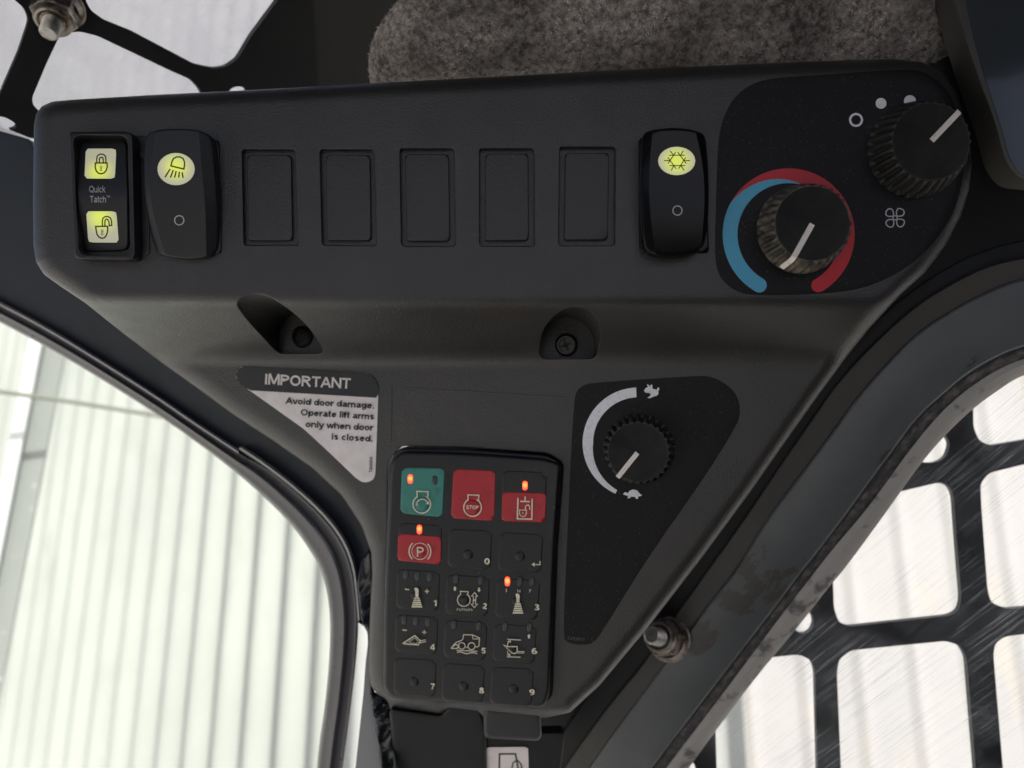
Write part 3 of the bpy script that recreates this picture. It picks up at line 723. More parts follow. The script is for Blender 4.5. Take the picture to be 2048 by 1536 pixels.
kk_ = key([(1005,941),(1094,945),(1090,1044.7),(1003,1042)], M['keyblack'])
led(K1, 1512, 445, True, kk_)
slab('red_field', rpoly([(1004.6,984),(1093,986.6),(1090,1044.7),(1003,1042)], 6), plus(Hk, 3), M['keyred'], kk_, step=12, r=1.5, back=2)
f = Flat().stroke([K1(*p) for p in [(1443,565),(1437,768),(1578,772),(1582,572)]], 2.8).stroke([K1(1513,550), K1(1512,594)], 2.6).stroke([K1(1466,598), K1(1558,601)], 2.8)
f.stroke([K1(*p) for p in [(1458,682),(1526,684),(1525,715),(1514,740),(1490,748),(1466,738),(1458,715)]], 1.7, True).stroke([K1(*p) for p in [(1519,684),(1514,658),(1524,638),(1542,633),(1556,646),(1558,680)]], 1.9).stroke([K1(1491,703), K1(1490,722)], 1.7)
kbuild(f, 'hydraulic_lock_symbol', kk_, e=6.4)
kk_ = key([(798,1045),(884,1051),(881.5,1129),(795,1121)], M['keyblack'])
led(K1, 482, 872, True, kk_)
slab('red_field', rpoly([(796.4,1067),(882.7,1073.8),(881.5,1129),(795,1121)], 6), plus(Hk, 3), M['keyred'], kk_, step=12, r=1.5, back=2); dome(K1, 483, 1085, M['keyred'], kk_, 14)
f = Flat().stroke([K1(*p) for p in ell(487, 1085, 80, n=40)], 1.3, True).stroke([K1(*p) for p in arc(487, 1085, 106, 132, 226)], 2.4).stroke([K1(*p) for p in arc(487, 1088, 106, -46, 46)], 2.4)
kbuild(f, 'parking_brake_symbol', kk_, e=6.4)
f = Flat().text('P', K1(458, 1138), K1(524, 1138), 95/4.876, .0); kbuild(f, 'lettering', kk_, e=12.5)
def kq(r_, c_):
    rows = [(1046, 1123), (1138, 1217), (1229, 1304), (1315, 1389)]
    y0, y1 = rows[r_]; xl = [lambda y: 797-(y-1045)*.03, lambda y: 898-(y-1045)*.045, lambda y: 1000-(y-1045)*.06][c_]
    dy = c_*7+ (4 if c_ else 0)
    w_ = 87-r_*.8
    return [(xl(y0), y0+dy), (xl(y0)+w_, y0+dy+5), (xl(y1)+w_-1, y1+dy+6), (xl(y1), y1+dy)]
num = {(0, 1): ('0', K1, 1113, 1213, 54, 62), (1, 0): ('1', K2, 613, 545, 36, 58), (1, 1): ('2', K2, 1095, 575, 50, 58), (1, 2): ('3', K2, 1600, 587, 52, 60), (2, 0): ('4', K2, 582, 974, 56, 58), (2, 1): ('5', K2, 1085, 1009, 48, 56), (2, 2): ('6', K2, 1575, 1014, 55, 58), (3, 0): ('7', K2, 584, 1358, 48, 58), (3, 1): ('8', K2, 1062, 1398, 50, 58), (3, 2): ('9', K2, 1552, 1415, 53, 58)}
keys = {}
for r_ in range(4):
    for c_ in range(3):
        if (r_, c_) == (0, 0): continue
        keys[r_, c_] = key(kq(r_, c_), M['keyblack'])
for (r_, c_), (s_, K, x, y, ww, hh) in num.items():
    f = Flat().text(s_, K(x, y), K(x+ww, y+2), hh/4.876, .022); kbuild(f, 'lettering', keys[r_, c_], 'print_cream')
for (r_, c_), K, x, y in (((0,1),K1,958,1115),((0,2),K1,1465,1133),((3,0),K2,430,1282),((3,1),K2,915,1327),((3,2),K2,1402,1353)): dome(K, x, y, M['keyblack'], keys[r_, c_], 10)
for (r_, c_), K, x, y in (((1,0),K2,438,445),((1,1),K2,925,490),((1,2),K2,1430,500),((2,0),K2,432,890),((2,1),K2,905,925),((2,2),K2,1385,945)): dome(K, x, y, M['keyblack'], keys[r_, c_], 9)
f = Flat().stroke([K1(1658,1182), K1(1658,1216), K1(1600,1214)], 1.9).poly([K1(1575,1214), K1(1606,1192), K1(1606,1237)]); kbuild(f, 'enter_arrow_symbol', keys[0, 2])
for x, y in ((350,1312),(463,1325),(583,1332)): led(K1, x, y, False, keys[1, 0])
for x, y in ((840,1355),(1080,1370)): led(K1, x, y, False, keys[1, 1])
for x, y, o in ((1340,1380,True),(1462,1382,False),(1580,1382,False)): led(K1, x, y, o, keys[1, 2])
for x, y in ((335,680),(448,690),(565,702)): led(K2, x, y, False, keys[2, 0])
for x, y in ((820,727),(1060,740)): led(K2, x, y, False, keys[2, 1])
for x, y in ((1318,748),(1557,755)): led(K2, x, y, False, keys[2, 2])
def joy(f, cx, yt, yb):
    f.poly([K2(cx-24,yt),K2(cx-10,yt-4),K2(cx+8,yt),K2(cx+17,yt+18),K2(cx+15,yt+88),K2(cx-14,yt+90),K2(cx-16,yt+40)])
    h = (yb-yt-88)/5
    for i in range(5):
        a = yt+90+i*h; w0 = 26+i*5.6; f.poly([K2(cx-w0,a+2),K2(cx+w0,a+2),K2(cx+w0+4,a+h-4),K2(cx-w0-4,a+h-4)])
def minus(f, x, y): f.stroke([K2(x-21,y-2), K2(x+21,y+2)], 2.2)
def plusm(f, x, y): f.stroke([K2(x-21,y), K2(x+21,y)], 1.7); f.stroke([K2(x,y-21), K2(x,y+21)], 1.7)
def uarr(f, x, y, s=1): f.poly([K2(x,y-24*s),K2(x+18,y-2*s),K2(x+9,y-2*s),K2(x+9,y+20*s),K2(x-9,y+20*s),K2(x-9,y-2*s),K2(x-18,y-2*s)])
f = Flat(); joy(f, 457, 372, 562); minus(f, 361, 384); plusm(f, 556, 403); kbuild(f, 'joystick_symbol', keys[1, 0], e=9)
f = Flat(); joy(f, 1443, 428, 622); f.text('I', K2(1326,410), K2(1334,410), 6.6).text('H', K2(1437,416), K2(1464,417), 6.6).text('F', K2(1552,416), K2(1575,417), 6.6); kbuild(f, 'joystick_symbol', keys[1, 2], e=9)
f = Flat(); eng(f, K2, 915, 487, 62, 882, 957, 403, 1.7); uarr(f, 828, 377); uarr(f, 1063, 388, -1)
f.stroke([K2(*p) for p in [(1020,415),(1050,450),(1032,450),(1032,485),(1008,485),(1008,450),(990,450)]], 1.4, True).stroke([K2(*p) for p in [(1018,562),(1048,528),(1030,528),(1030,493),(1006,493),(1006,528),(988,528)]], 1.4, True).text('n/min', K2(848,592), K2(996,597), 6.2, -.008)
kbuild(f, 'engine_speed_symbol', keys[1, 1], e=9)
f = Flat(); minus(f, 338, 782); plusm(f, 529, 801); f.stroke([K2(*p) for p in [(325,908),(437,835),(492,888),(470,925),(400,920)]], 2.2, True).stroke([K2(*p) for p in [(380,895),(440,855),(470,893),(455,912),(410,910)]], 1, True).stroke([K2(490,885), K2(545,876)], 1.5).stroke([K2(488,905), K2(545,893)], 1.5)
f.stroke([K2(322,912), K2(400,922)], 2.5); kbuild(f, 'bucket_symbol', keys[2, 0], e=8.5)
f = Flat().stroke([K2(*p) for p in [(895,880),(905,870),(912,826),(1000,828),(1068,858),(1062,935),(1048,945),(1025,946)]], 1.6).stroke([K2(*p) for p in [(998,828),(1005,868),(1066,866)]], 1.4).stroke([K2(*p) for p in ell(990, 938, 34, n=26)], 1.6, True).stroke([K2(*p) for p in ell(895, 935, 32, n=26)], 1.6, True).stroke([K2(928,948), K2(956,948)], 1.5)
f.stroke([K2(*p) for p in [(790,958),(835,905),(895,880)]], 1.7).stroke([K2(*p) for p in [(792,960),(850,960),(865,935),(835,920),(800,950)]], 1.8).stroke([K2(845,978), K2(1048,988)], 1.6).stroke([K2(*p) for p in [(848,1000),(875,992),(905,1000),(940,1013),(975,1005),(1005,1000),(1046,1012)]], 1.8)
kbuild(f, 'ride_control_symbol', keys[2, 1], e=8.5)
f = Flat(); uarr(f, 1550, 842); f.stroke([K2(1340,870), K2(1472,878)], 1.6).stroke([K2(1335,1042), K2(1468,1045)], 1.6).stroke([K2(*p) for p in [(1300,925),(1340,942),(1435,942),(1436,990),(1415,1010),(1385,1005)]], 1.9, True).stroke([K2(1436,990), K2(1505,992)], 1.4).stroke([K2(1434,1004), K2(1505,1004)], 1.4)
f.stroke([K2(*p) for p in [(1340,935),(1345,905),(1368,882)]], 1.4).stroke([K2(*p) for p in [(1342,896),(1370,880),(1368,905)]], 1.4).stroke([K2(*p) for p in [(1340,985),(1345,1010),(1364,1030)]], 1.4).stroke([K2(*p) for p in [(1335,1022),(1366,1032),(1360,1008)]], 1.4)
kbuild(f, 'lift_limit_symbol', keys[2, 2], e=8.5)

# ------------------------------------------------------------------ pillar behind the console, bracket below it
Hp = plane_at(1500, 1100, -490, .33, -.22)
pil = slab('corner_pillar', rpoly([(1800,40),(2160,40),(2160,640),(1990,640),(1870,720),(1740,860),(1620,1000),(1500,1180),(1380,1350),(1240,1640),(795,1640),(782,1500),(760,1400),(752,1320),(780,1200),(1000,900),(1500,400)], 10), Hp, M['pillar'], None, step=40, r=6, back=120, label='dark painted corner pillar behind and below the console', cat='pillar')
br = thing('mounting_bracket', 'plastic bracket under the keypad holding the console, coloured near-black for shade', 'bracket', W1(940, 1460, -380))
Hb = plane_at(940, 1460, -370, .1, -.5)
slab('left_leg', rpoly([(778,1418),(884,1432),(897,1412),(960,1414),(972,1455),(975,1640),(800,1640)], 8), plus(Hb, -10), M['pillar'], br, step=18, r=8, back=60)  # near-black colour stands in for the shadow under the keypad
slab('right_block', rpoly([(966,1420),(1080,1424),(1084,1470),(1078,1482),(968,1476)], 8), plus(Hb, 14), M['switch'], br, step=14, r=8, back=40)
slab('rear_plate', rpoly([(960,1470),(1130,1465),(1110,1640),(960,1640)], 8), plus(Hb, -30), M['pillar'], br, step=30, r=4, back=40)
sk = slab('exit_sticker', rpoly([(972,1495),(1056,1494),(1060,1600),(974,1600)], 3), plus(Hb, -26), M['paper'], None, step=20, r=.5, back=2, label='small white sticker with door outline below the keypad', cat='sticker')
Flat().stroke([(998, 1560), (999, 1508), (1031, 1508), (1036, 1536), (1042, 1580)], 3.2).stroke([(1022, 1545), (1026, 1526), (1034, 1520), (1042, 1528), (1046, 1550)], 2.6).build('door_symbol', plus(Hb, -26), M['ink2'], sk, eps=1)
slab('grey_sheet', [(738,1268),(744,1330),(742,1385),(760,1440),(772,1540),(775,1640),(705,1640),(711,1536),(727,1385),(731,1327)], const(-470), M['patch'], None, step=30, r=0, back=20, label='narrow light grey sheet beside the door seal at the bottom edge', cat='panel')
def Hs(px, py): return -440+9*np.sin(np.asarray(px)*.21+np.asarray(py)*.09+3*np.sin(np.asarray(py)*.031))*np.sin(np.asarray(py)*.037+1.7*np.sin(np.asarray(py)*.013))
slab('sealant_bead', [(738,1100),(748,1150),(750,1260),(745,1390),(770,1400),(784,1440),(795,1540),(800,1640),(768,1640),(762,1540),(757,1490),(748,1440),(740,1395),(738,1330),(735,1266),(723,1243),(714,1170),(722,1120)], Hs, M['sealant'], None, step=6, r=6, back=20, label='ragged glossy black sealant bead along the lower left console edge', cat='sealant')

# ------------------------------------------------------------------ left door: frame, seal, pane
Hd = plane_at(350, 900, -600, .28, -.10)
door = thing('cab_door', 'dark curved door edge with rubber seal left of the console', 'door', W1(350, 850, -450))
A1 = [(-80,566),(0,607),(98,659),(195,718),(312,792),(391,847),(478,903)]
A2 = [(470,886),(484,896),(530,928),(586,972),(645,1027),(684,1077),(704,1130),(712,1170),(718,1240)]
slab('door_frame', [(-90,235),(0,252),(62,280),(110,400),(300,600),(600,820),(760,960),(800,1100),(740,1260),(718,1246),(704,1236),(700,1184),(690,1140),(670,1090),(632,1045),(576,992),(520,948),(470,916),(383,862),(304,806),(187,732),(90,674),(-80,584)], Hd, M['navy'], door, step=14, r=5, back=40, ostep=6)
Bl = [(-80,604),(0,644),(98,696),(195,753),(312,827),(391,882),(469,941),(527,991),(586,1050),(625,1105),(648,1150),(660,1209),(662,1288),(652,1405),(640,1480),(628,1600)]
Al = [(-80,568),(0,609),(98,661),(195,720),(312,794),(391,849),(480,908),(530,932),(586,976),(645,1031),(684,1081),(704,1134),(711,1180),(716,1240),(710,1330),(698,1430),(676,1600)]
sweep('door_seal', Al, Bl, [(-.04, -20), (0, 18), (.05, 23), (.12, 18), (.2, 8), (.34, 6), (.42, 16), (.5, 21), (.6, 17), (.7, 8), (.82, 6), (.92, 2), (1, -26), (1.02, -80)], Hd, M['rubber'], door, n=120)
lipA = [(-80,562),(0,603),(98,655),(195,714),(312,788),(391,843),(478,900)]
sweep('edge_highlight', lipA, [(x-2, y+9) for x, y in lipA], [(-.1, 0), (.1, 12), (.4, 30), (.7, 30), (1, 4)], Hd, M['lip'], door, n=60)  # pale strip added as the bright window-lit rim of the door
lipB = [(484,892),(530,922),(590,968),(650,1022),(690,1073),(711,1125),(718,1180),(722,1238)]
sweep('edge_highlight', lipB, [(x-8, y+7) for x, y in lipB], [(-.1, 0), (.1, 14), (.4, 34), (.7, 34), (1, 4)], Hd, M['lip'], door, n=60)
def glassmat(name, tint, dustc, scale, thr, amt, streak=None, det=8, trans=.5):
    m = bpy.data.materials.new(name); m.use_nodes = True; t = m.node_tree; t.nodes.clear()
    out = t.nodes.new('ShaderNodeOutputMaterial'); tr = t.nodes.new('ShaderNodeBsdfTransparent'); tr.inputs[0].default_value = (*tint, 1)
    gl = t.nodes.new('ShaderNodeBsdfGlossy'); gl.inputs['Roughness'].default_value = .05; fr = t.nodes.new('ShaderNodeFresnel'); fr.inputs[0].default_value = 1.3
    m1 = t.nodes.new('ShaderNodeMixShader'); t.links.new(fr.outputs[0], m1.inputs[0]); t.links.new(tr.outputs[0], m1.inputs[1]); t.links.new(gl.outputs[0], m1.inputs[2])
    di = t.nodes.new('ShaderNodeBsdfDiffuse'); di.inputs[0].default_value = (*dustc, 1); tl = t.nodes.new('ShaderNodeBsdfTranslucent'); tl.inputs[0].default_value = (*dustc, 1)
    m2 = t.nodes.new('ShaderNodeMixShader'); m2.inputs[0].default_value = trans; t.links.new(di.outputs[0], m2.inputs[1]); t.links.new(tl.outputs[0], m2.inputs[2])
    tc = t.nodes.new('ShaderNodeTexCoord'); mp = t.nodes.new('ShaderNodeMapping'); t.links.new(tc.outputs['Object'], mp.inputs[0])
    if streak: mp.vector_type = 'TEXTURE'; mp.inputs['Rotation'].default_value = (0, math.radians(streak[0]), 0); mp.inputs['Scale'].default_value = (streak[1], 1e3, 1)
    n = t.nodes.new('ShaderNodeTexNoise'); n.inputs['Scale'].default_value = scale; n.inputs['Detail'].default_value = det; n.inputs['Roughness'].default_value = .72
    t.links.new(mp.outputs[0], n.inputs['Vector']); r = t.nodes.new('ShaderNodeMapRange'); r.inputs['From Min'].default_value = thr; r.inputs['From Max'].default_value = thr+.18
    r.inputs['To Min'].default_value = amt[0]; r.inputs['To Max'].default_value = amt[1]; t.links.new(n.outputs['Fac'], r.inputs['Value'])
    fac = r.outputs[0]
    if streak:      # scratches gather in patches
        n2 = t.nodes.new('ShaderNodeTexNoise'); n2.inputs['Scale'].default_value = 26; n2.inputs['Detail'].default_value = 5; t.links.new(tc.outputs['Object'], n2.inputs['Vector'])
        r2 = t.nodes.new('ShaderNodeMapRange'); r2.inputs['From Min'].default_value = .40; r2.inputs['From Max'].default_value = .62; r2.inputs['To Min'].default_value = .22; r2.inputs['To Max'].default_value = 1.25
        t.links.new(n2.outputs['Fac'], r2.inputs['Value']); mu = t.nodes.new('ShaderNodeMath'); mu.operation = 'MULTIPLY'
        t.links.new(fac, mu.inputs[0]); t.links.new(r2.outputs[0], mu.inputs[1]); fac = mu.outputs[0]
    m3 = t.nodes.new('ShaderNodeMixShader'); t.links.new(fac, m3.inputs[0]); t.links.new(m1.outputs[0], m3.inputs[1]); t.links.new(m2.outputs[0], m3.inputs[2])
    t.links.new(m3.outputs[0], out.inputs[0]); return m
gl1 = glassmat('dirty_door_glass', (.95, .99, .94), (.5, .5, .45), 260, .66, (.0, .35))
slab('door_pane', [(-120,560),(0,620),(195,730),(391,865),(527,970),(640,1080),(690,1180),(690,1300),(680,1450),(650,1640),(-120,1640)], plus(Hd, -34), gl1, door, step=60, back=0)
# post and pipe between pane and wall
post = thing('steel_post', 'grey steel post and white painted reflection strip outside the left window', 'post', W1(60, 950, -4200))
def pst(x0, x1, y0, xb0, xb1, yb, d, m, nm, par):
    q = np.array([(x0, y0), (x1, y0), (xb1, yb), (xb0, yb)], float); slab(nm, q, const(d), m, par, step=400, back=25, smooth=0)
pst(86, 142, 640, -120, -62, 1700, -4300, mat('galvanised', (.34, .36, .35), .5, mott=(60, (.5, .5, .48), .60, .7)), 'web', post)
pst(66, 90, 640, -142, -116, 1700, -4200, mat('white_reflection', (.8, .82, .84), .4), 'flange', post)  # white strip stands in for a reflection beside the post
def tube(name, pts, r, m, parent, n=12, **kw):
    pts = [Vector(p) for p in pts]; V = []; f = []
    for i, p in enumerate(pts):
        t = (pts[min(i+1, len(pts)-1)]-pts[max(i-1, 0)]); x, y, a = frame_of(t)
        for k in range(n): V.append(tuple(p+(x*math.cos(2*PI*k/n)+y*math.sin(2*PI*k/n))*r))
    for i in range(len(pts)-1):
        for k in range(n): j = (k+1) % n; f.append((i*n+k, i*n+j, (i+1)*n+j, (i+1)*n+k))
    f += [tuple(range(n))[::-1], tuple((len(pts)-1)*n+k for k in range(n))]
    return mk(name, V, f, m, parent, **kw)
tube('pipe', [W1(-200, 745, -3900), W1(0, 783, -4000), W1(160, 806, -4100), W1(345, 836, -4300)], .0030, mat('pipe_paint', (.19, .20, .17), .6), None, label='thin pale pipe running across the corrugated wall in the left window', cat='pipe')

# ------------------------------------------------------------------ right window: frame bands, pane, guard
Hw = plane_at(1500, 1100, -440, .33, -.22)
win = thing('side_window', 'curved dark window frame and rubber gasket right of the console', 'window', W1(1600, 1000, -440))
l0 = [(2200,470),(2048,480),(1960,505),(1880,545),(1800,600),(1730,665),(1650,750),(1560,870),(1440,1040),(1330,1190),(1240,1310),(1150,1430),(1010,1640)]
l1 = [(2200,500),(2048,515),(1980,530),(1912,562),(1834,609),(1756,679),(1678,761),(1619,847),(1560,932),(1498,1026),(1410,1150),(1365,1213),(1287,1330),(1248,1375),(1190,1450),(1120,1550),(1060,1640)]
l2 = [(2200,540),(2048,556),(1990,577),(1912,616),(1834,667),(1787,714),(1717,792),(1670,859),(1608,942),(1537,1034),(1467,1150),(1435,1186),(1346,1307),(1248,1440),(1180,1536),(1110,1640)]
l3 = [(2200,660),(2048,694),(1990,718),(1932,753),(1889,790),(1834,839),(1795,894),(1760,940),(1717,1000),(1650,1090),(1600,1152),(1560,1206),(1443,1358),(1306,1536),(1230,1640)]
l35 = [(2200,680),(2048,716),(1990,742),(1940,775),(1895,812),(1850,862),(1805,920),(1770,970),(1725,1030),(1660,1105),(1612,1168),(1565,1228),(1452,1380),(1330,1540),(1255,1640)]
l4 = [(2200,712),(2048,745),(1990,784),(1943,818),(1889,870),(1842,925),(1803,980),(1756,1046),(1682,1146),(1666,1162),(1584,1268),(1514,1350),(1432,1460),(1377,1536),(1300,1640)]
M['band'] = mat('window_trim', (.105, .115, .12), .34, mott=(18, (.08, .087, .09), .4, .7), rvar=.07, grain=(400, .08))
# dull worn stains on the trim
t = M['band'].node_tree; b = t.nodes['Principled BSDF']
tc = t.nodes.new('ShaderNodeTexCoord'); mp = t.nodes.new('ShaderNodeMapping'); mp.vector_type = 'TEXTURE'; mp.inputs['Rotation'].default_value = (0, math.radians(-52), 0); mp.inputs['Scale'].default_value = (2.4, 1e3, 1)
t.links.new(tc.outputs['Object'], mp.inputs[0]); n = t.nodes.new('ShaderNodeTexNoise'); n.inputs['Scale'].default_value = 75; n.inputs['Detail'].default_value = 9; n.inputs['Roughness'].default_value = .68
t.links.new(mp.outputs[0], n.inputs['Vector']); r = t.nodes.new('ShaderNodeMapRange'); r.inputs['From Min'].default_value = .47; r.inputs['From Max'].default_value = .50
gm = t.nodes.new('ShaderNodeNewGeometry'); dn = []
for (qx, qy, k_) in ((1500, 1148, 10.5), (1462, 1200, 12), (1402, 1270, 17)):
    v_ = t.nodes.new('ShaderNodeVectorMath'); v_.operation = 'DISTANCE'; t.links.new(gm.outputs['Position'], v_.inputs[0]); v_.inputs[1].default_value = tuple(W1(qx, qy, float(Hw(qx, qy))))
    q_ = t.nodes.new('ShaderNodeMath'); q_.operation = 'MULTIPLY'; q_.inputs[1].default_value = k_; t.links.new(v_.outputs['Value'], q_.inputs[0]); dn.append(q_.outputs[0])
mi = t.nodes.new('ShaderNodeMath'); mi.operation = 'MINIMUM'; t.links.new(dn[0], mi.inputs[0]); t.links.new(dn[1], mi.inputs[1])
mj = t.nodes.new('ShaderNodeMath'); mj.operation = 'MINIMUM'; t.links.new(mi.outputs[0], mj.inputs[0]); t.links.new(dn[2], mj.inputs[1])
mc = t.nodes.new('ShaderNodeMath'); mc.operation = 'MINIMUM'; mc.inputs[1].default_value = .27; t.links.new(mj.outputs[0], mc.inputs[0])
sb_ = t.nodes.new('ShaderNodeMath'); sb_.operation = 'SUBTRACT'; t.links.new(n.outputs['Fac'], sb_.inputs[0]); t.links.new(mc.outputs[0], sb_.inputs[1])
ad_ = t.nodes.new('ShaderNodeMath'); ad_.operation = 'ADD'; ad_.inputs[1].default_value = .10; t.links.new(sb_.outputs[0], ad_.inputs[0])
t.links.new(ad_.outputs[0], r.inputs['Value']); x = t.nodes.new('ShaderNodeMix'); x.data_type = 'RGBA'; t.links.new(r.outputs[0], x.inputs['Factor'])
t.links.new(b.inputs['Base Color'].links[0].from_socket, x.inputs['A']); x.inputs['B'].default_value = (.060, .058, .052, 1); t.links.new(x.outputs['Result'], b.inputs['Base Color'])
M['fuzz'] = mat('dusty_gasket', (.03, .03, .032), .7, mott=(260, (.16, .145, .13), .46, .74), grain=(1400, .8))
M['fuzz2'] = mat('backlit_gasket', (.38, .36, .34), .6, mott=(90, (.12, .12, .12), .54, .66), grain=(1400, .6))  # pale tone paints light coming through the lip from behind
sweep('outer_frame', l0, l1, [(-.1, -60), (0, -30), (.5, -26), (.97, -26), (1.0, -29)], Hw, M['pillar'], win, n=120)
sweep('frame_flange', l1, l2, [(-.04, -40), (0, -12), (.05, -9), (.95, -9), (1, -12)], Hw, M['frame_flat'], win, n=120)
sweep('window_trim', l2, l3, [(-.03, -20), (0, 0), (.03, 4), (.4, 8), (.8, 5), (.95, 1), (.98, -6), (1, -14)], Hw, M['band'], win, n=120)
sweep('gasket', l3, l35, [(-.1, -24), (.05, -10), (.3, -8), (.7, -20), (1.02, -34)], Hw, M['fuzz'], win, n=120)
sweep('gasket_lip', l35, l4, [(-.06, -33), (.0, -32), (.35, -26), (.75, -36), (1, -62), (1.02, -90)], Hw, M['fuzz2'], win, n=120)
gl2 = glassmat('scratched_pane', (.97, .97, .97), (.86, .90, .93), 1100, .50, (.06, .28), streak=(-50, 60), det=2, trans=.7)
slab('pane', l35+[(2200,1640)], plus(Hw, -75), gl2, win, step=60, back=0)
Hg = plane_at(1800, 1150, -640, .12, .02)
RH = [[(1930,690),(1945,700),(1947,855),(1959,882),(1982,891),(2030,883),(2130,866),(2130,600),(1930,600)],
 [(1801,983),(1877,965),(1898,971),(1907,991),(1915,1100),(1923,1198),(1918,1221),(1900,1231),(1800,1242),(1697,1253),(1678,1245),(1668,1217),(1664,1100),(1664,1000)],
 [(2130,910),(2060,926),(1978,946),(1961,967),(1963,1014),(1975,1178),(1982,1205),(2013,1218),(2060,1214),(2130,1206)],
 [(1678,1319),(1701,1301),(1800,1291),(1892,1282),(1920,1291),(1933,1315),(1951,1536),(1960,1640),(1690,1640),(1682,1536),(1674,1346)],
 [(2130,1258),(2060,1267),(2010,1273),(1990,1287),(1987,1311),(2006,1536),(2014,1640),(2130,1640)],
 [(1549,1314),(1599,1309),(1623,1321),(1630,1342),(1635,1536),(1638,1640),(1437,1640),(1431,1459),(1425,1330)],
 [(1340,1535),(1370,1522),(1388,1524),(1394,1545),(1396,1640),(1340,1640)]]
RH = [rpoly(h, 9, 3) for h in RH]+[ell(1606, 1243, 21, 24), rpoly([(1835,890),(1885,862),(1901,886),(1892,915),(1870,926),(1840,925)], 10, 4)]
def Hg2(px, py): return Hg(px, py)
gd = slab('window_guard', [(1280,1640),(1300,1400),(1500,1100),(1700,860),(1850,680),(1900,560),(2160,560),(2160,1640)], Hg, M['steel'], None, holes=[h for h in RH], step=24, r=0, rh=1.2, back=16, label='black steel window guard with square cut-outs behind the right pane', cat='window guard', smooth=40)

# ------------------------------------------------------------------ upper left guard plate, sheet and nut
Ht = plane_at(250, 100, -420, -.80, -.62)
nT = nrm(Ht, 250, 100)
TH = [[(-90,-80),(20,-80),(29,0),(49,17),(57,37),(55,49),(37,103),(0,188),(-30,255),(-90,260)],
 [(117,76),(132,66),(159,63),(195,72),(342,142),(381,159),(398,176),(407,192),(405,215),(100,232),(80,226),(66,210),(64,196),(93,127)],
 [(160,-80),(168,-20),(171,0),(181,20),(207,39),(264,62),(391,129),(430,137),(454,133),(476,117),(504,70),(556,0),(590,-80)],
 [(-40,238),(-10,231),(12,235),(30,246),(34,256),(10,262),(-30,262)]]
TH = [rpoly(h, 7, 3) for h in TH]+[ell(477, 186, 19, 13)]
slab('roof_guard', [(-140,-130),(860,-130),(860,260),(100,280),(60,276),(0,252),(-140,212)], Ht, M['steel_edge'], None, holes=TH, step=24, rh=1.0, back=30, dirn=tuple(-nT), label='black steel guard plate with polygonal openings at the upper left', cat='guard plate', smooth=40)
gl3 = glassmat('scuffed_sheet', (.93, .92, .93), (.93, .90, .93), 60, .42, (.78, .92), det=9, trans=.93)
slab('clear_sheet', [(-200,-200),(900,-200),(900,290),(100,290),(0,262),(-200,215)], plus(Ht, -70), gl3, None, step=60, back=0, label='scuffed clear plastic sheet behind the upper left guard plate', cat='plastic sheet')
def nut(name, label, tip, base, rr, hexrot=0.3, washer=True):
    tip = Vector(tip); base = Vector(base); ax = tip-base; L = ax.length/S
    q = thing(name, label, 'nut', base)
    fl, hx, ins, sr = rr
    lathe('washer', base, ax, [(-3, fl*1.02), (1, fl*1.04), (2.5, fl)], M['zinc'], q, n=40) if washer else None
    lathe('flange', base, ax, [(2.5, fl*.97), (6, fl*.96), (L*.17, hx*.98)], M['zinc'], q, n=40, caps=False)
    lathe('hexagon', base, ax, [(L*.12, hx*1.0), (L*.16, hx*1.03), (L*.42, hx*1.03), (L*.47, hx*.93), (L*.47, ins)], M['zinc'], q, n=6, rot=hexrot, smooth=20)
    lathe('locking_collar', base, ax, [(L*.44, ins*1.12), (L*.56, ins*1.1), (L*.61, ins*1.0), (L*.62, ins*.86), (L*.58, ins*.7)], M['zinc'], q, n=36)
    rg = []; z = L*.55; k = 0
    while z < L-3: rg += [(z, sr), (z+1.7, sr*.86)]; z += 3.6
    rg += [(L-2.5, sr*.94), (L, sr*.74), (L, sr*.2)]
    lathe('threaded_stud', base, ax, rg, M['stud'], q, n=28, smooth=25)
    return q
nut('flange_nut', 'rusty flange nut with threaded stud on the right frame below the throttle knob', W1(1303, 1271, -445), W1(1338, 1279, -552), (58, 50, 38, 23))
nut('flange_nut', 'dirty zinc nut with stud end on the upper left guard plate', W1(97, 68, -245), W1(116, 12, -298), (58, 50, 38, 21), .6)

# ------------------------------------------------------------------ fleece headliner roll
def Hf(px, py):
    px = np.asarray(px, float); py = np.asarray(py, float)
    yy = np.clip((py+70)/243, -1, 1); h = -240+190*np.sqrt(np.maximum(1-yy*yy, 0))
    e = np.clip((px-736-((py-110)/150)**2*14)/150, 0, 1); return h-150*(1-np.sqrt(np.maximum(1-(1-e)**2, 0)))-0.03*(px-1300)*(px > 1300)
fl_out = chaikin([(752,200),(739,165),(736,120),(742,85),(758,50),(785,15),(815,-30),(850,-130),(2060,-130),(2040,60),(1990,200)], 2)
M['fleece'] = mat('fleece_backing', (.4, .36, .33), .95, mott=(330, (.10, .09, .085), .4, .62))
hl = thing('headliner', 'grey fleece covered padded roll above the console', 'headliner', W1(1350, 20, -100))
slab('padding', fl_out, Hf, M['fleece'], hl, step=12, r=0, back=60)
N = 110000
P = np.stack([rng.uniform(736, 2020, N), rng.uniform(-60, 195, N)], -1); P = P[inside(P, fl_out)]
h0 = Hf(P[:, 0], P[:, 1]); X = W(P[:, 0], P[:, 1], h0)
e = 3.0; dxv = W(P[:, 0]+e, P[:, 1], Hf(P[:, 0]+e, P[:, 1]))-X; dyv = W(P[:, 0], P[:, 1]-e, Hf(P[:, 0], P[:, 1]-e))-X
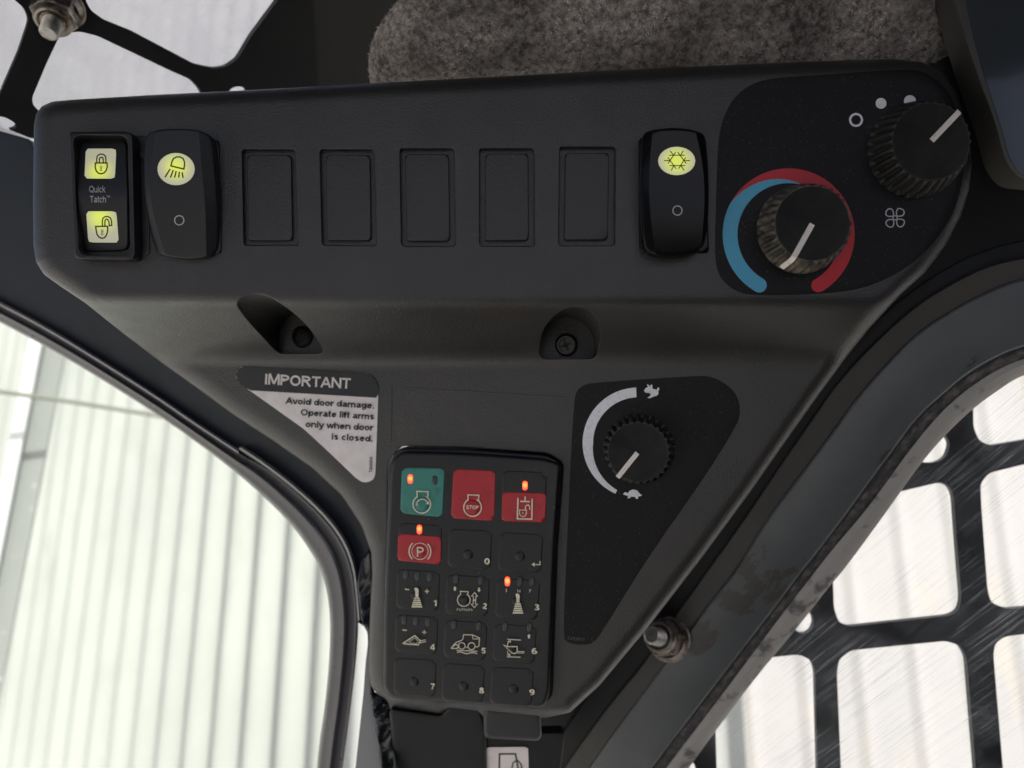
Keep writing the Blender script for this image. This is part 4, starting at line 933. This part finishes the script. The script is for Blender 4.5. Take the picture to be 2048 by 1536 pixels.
nn = np.cross(dyv, dxv); nn /= np.linalg.norm(nn, axis=1)[:, None]; nn[nn[:, 1] > 0] *= -1
rd = rng.normal(size=X.shape); L = rng.uniform(4, 10, len(X))[:, None]*S
# slow swirl so that neighbouring fibres clump
sw = np.stack([np.sin(P[:, 0]*.31+np.sin(P[:, 1]*.37)*2), np.zeros(len(P)), np.cos(P[:, 1]*.33+np.sin(P[:, 0]*.27)*2)], -1)
dr = nn*.55+rd*.55+sw*.5; dr /= np.linalg.norm(dr, axis=1)[:, None]
sd_ = np.cross(dr, rng.normal(size=X.shape)); sd_ /= np.linalg.norm(sd_, axis=1)[:, None]; sd_ *= .36*S
mid = X+dr*L*.5+nn*.3*S; tip = X+(dr*.7+sw*.35)*L
V = np.concatenate([X-sd_, X+sd_, mid+sd_*.8, mid-sd_*.8, tip]); m = len(X); i = np.arange(m)
fc = np.concatenate([np.stack([i, i+m, i+2*m], -1), np.stack([i, i+2*m, i+3*m], -1), np.stack([i+3*m, i+2*m, i+4*m], -1)])
M['pile'] = mat('fleece_fibre', (.98, .91, .85), .9, mott=(520, (.26, .235, .215), .40, .60), mott2=(34, (.12, .105, .095), .44, .66))
mk('fleece_pile', V, fc.tolist(), M['pile'], hl, smooth=0, kind='stuff')

# ------------------------------------------------------------------ glossy panel, upper right
gp = thing('glossy_panel', 'glossy dark screen panel with rounded corner at the upper right edge', 'panel', W1(2000, 150, 60))
Hq = plane_at(1980, 150, 20, .5, .05)
pq = rpoly([(1872,-120),(2200,-120),(2200,372),(2038,360),(2008,322),(1990,250),(1942,120)], [5,5,5,22,22,200,200], 6)
M['screen_glass'] = mat('screen_glass', (.035, .042, .050), .08, rvar=.03, coat=.3)
slab('surround', pq, Hq, M['frame_flat'], gp, step=20, r=4, back=60)
slab('screen', rpoly([(1905,-120),(2200,-120),(2200,362),(2042,352),(2018,318),(1998,245),(1955,115)], [5,5,5,16,20,200,200], 6), plus(Hq, 1.5), M['screen_glass'], gp, step=40, r=2, back=4)
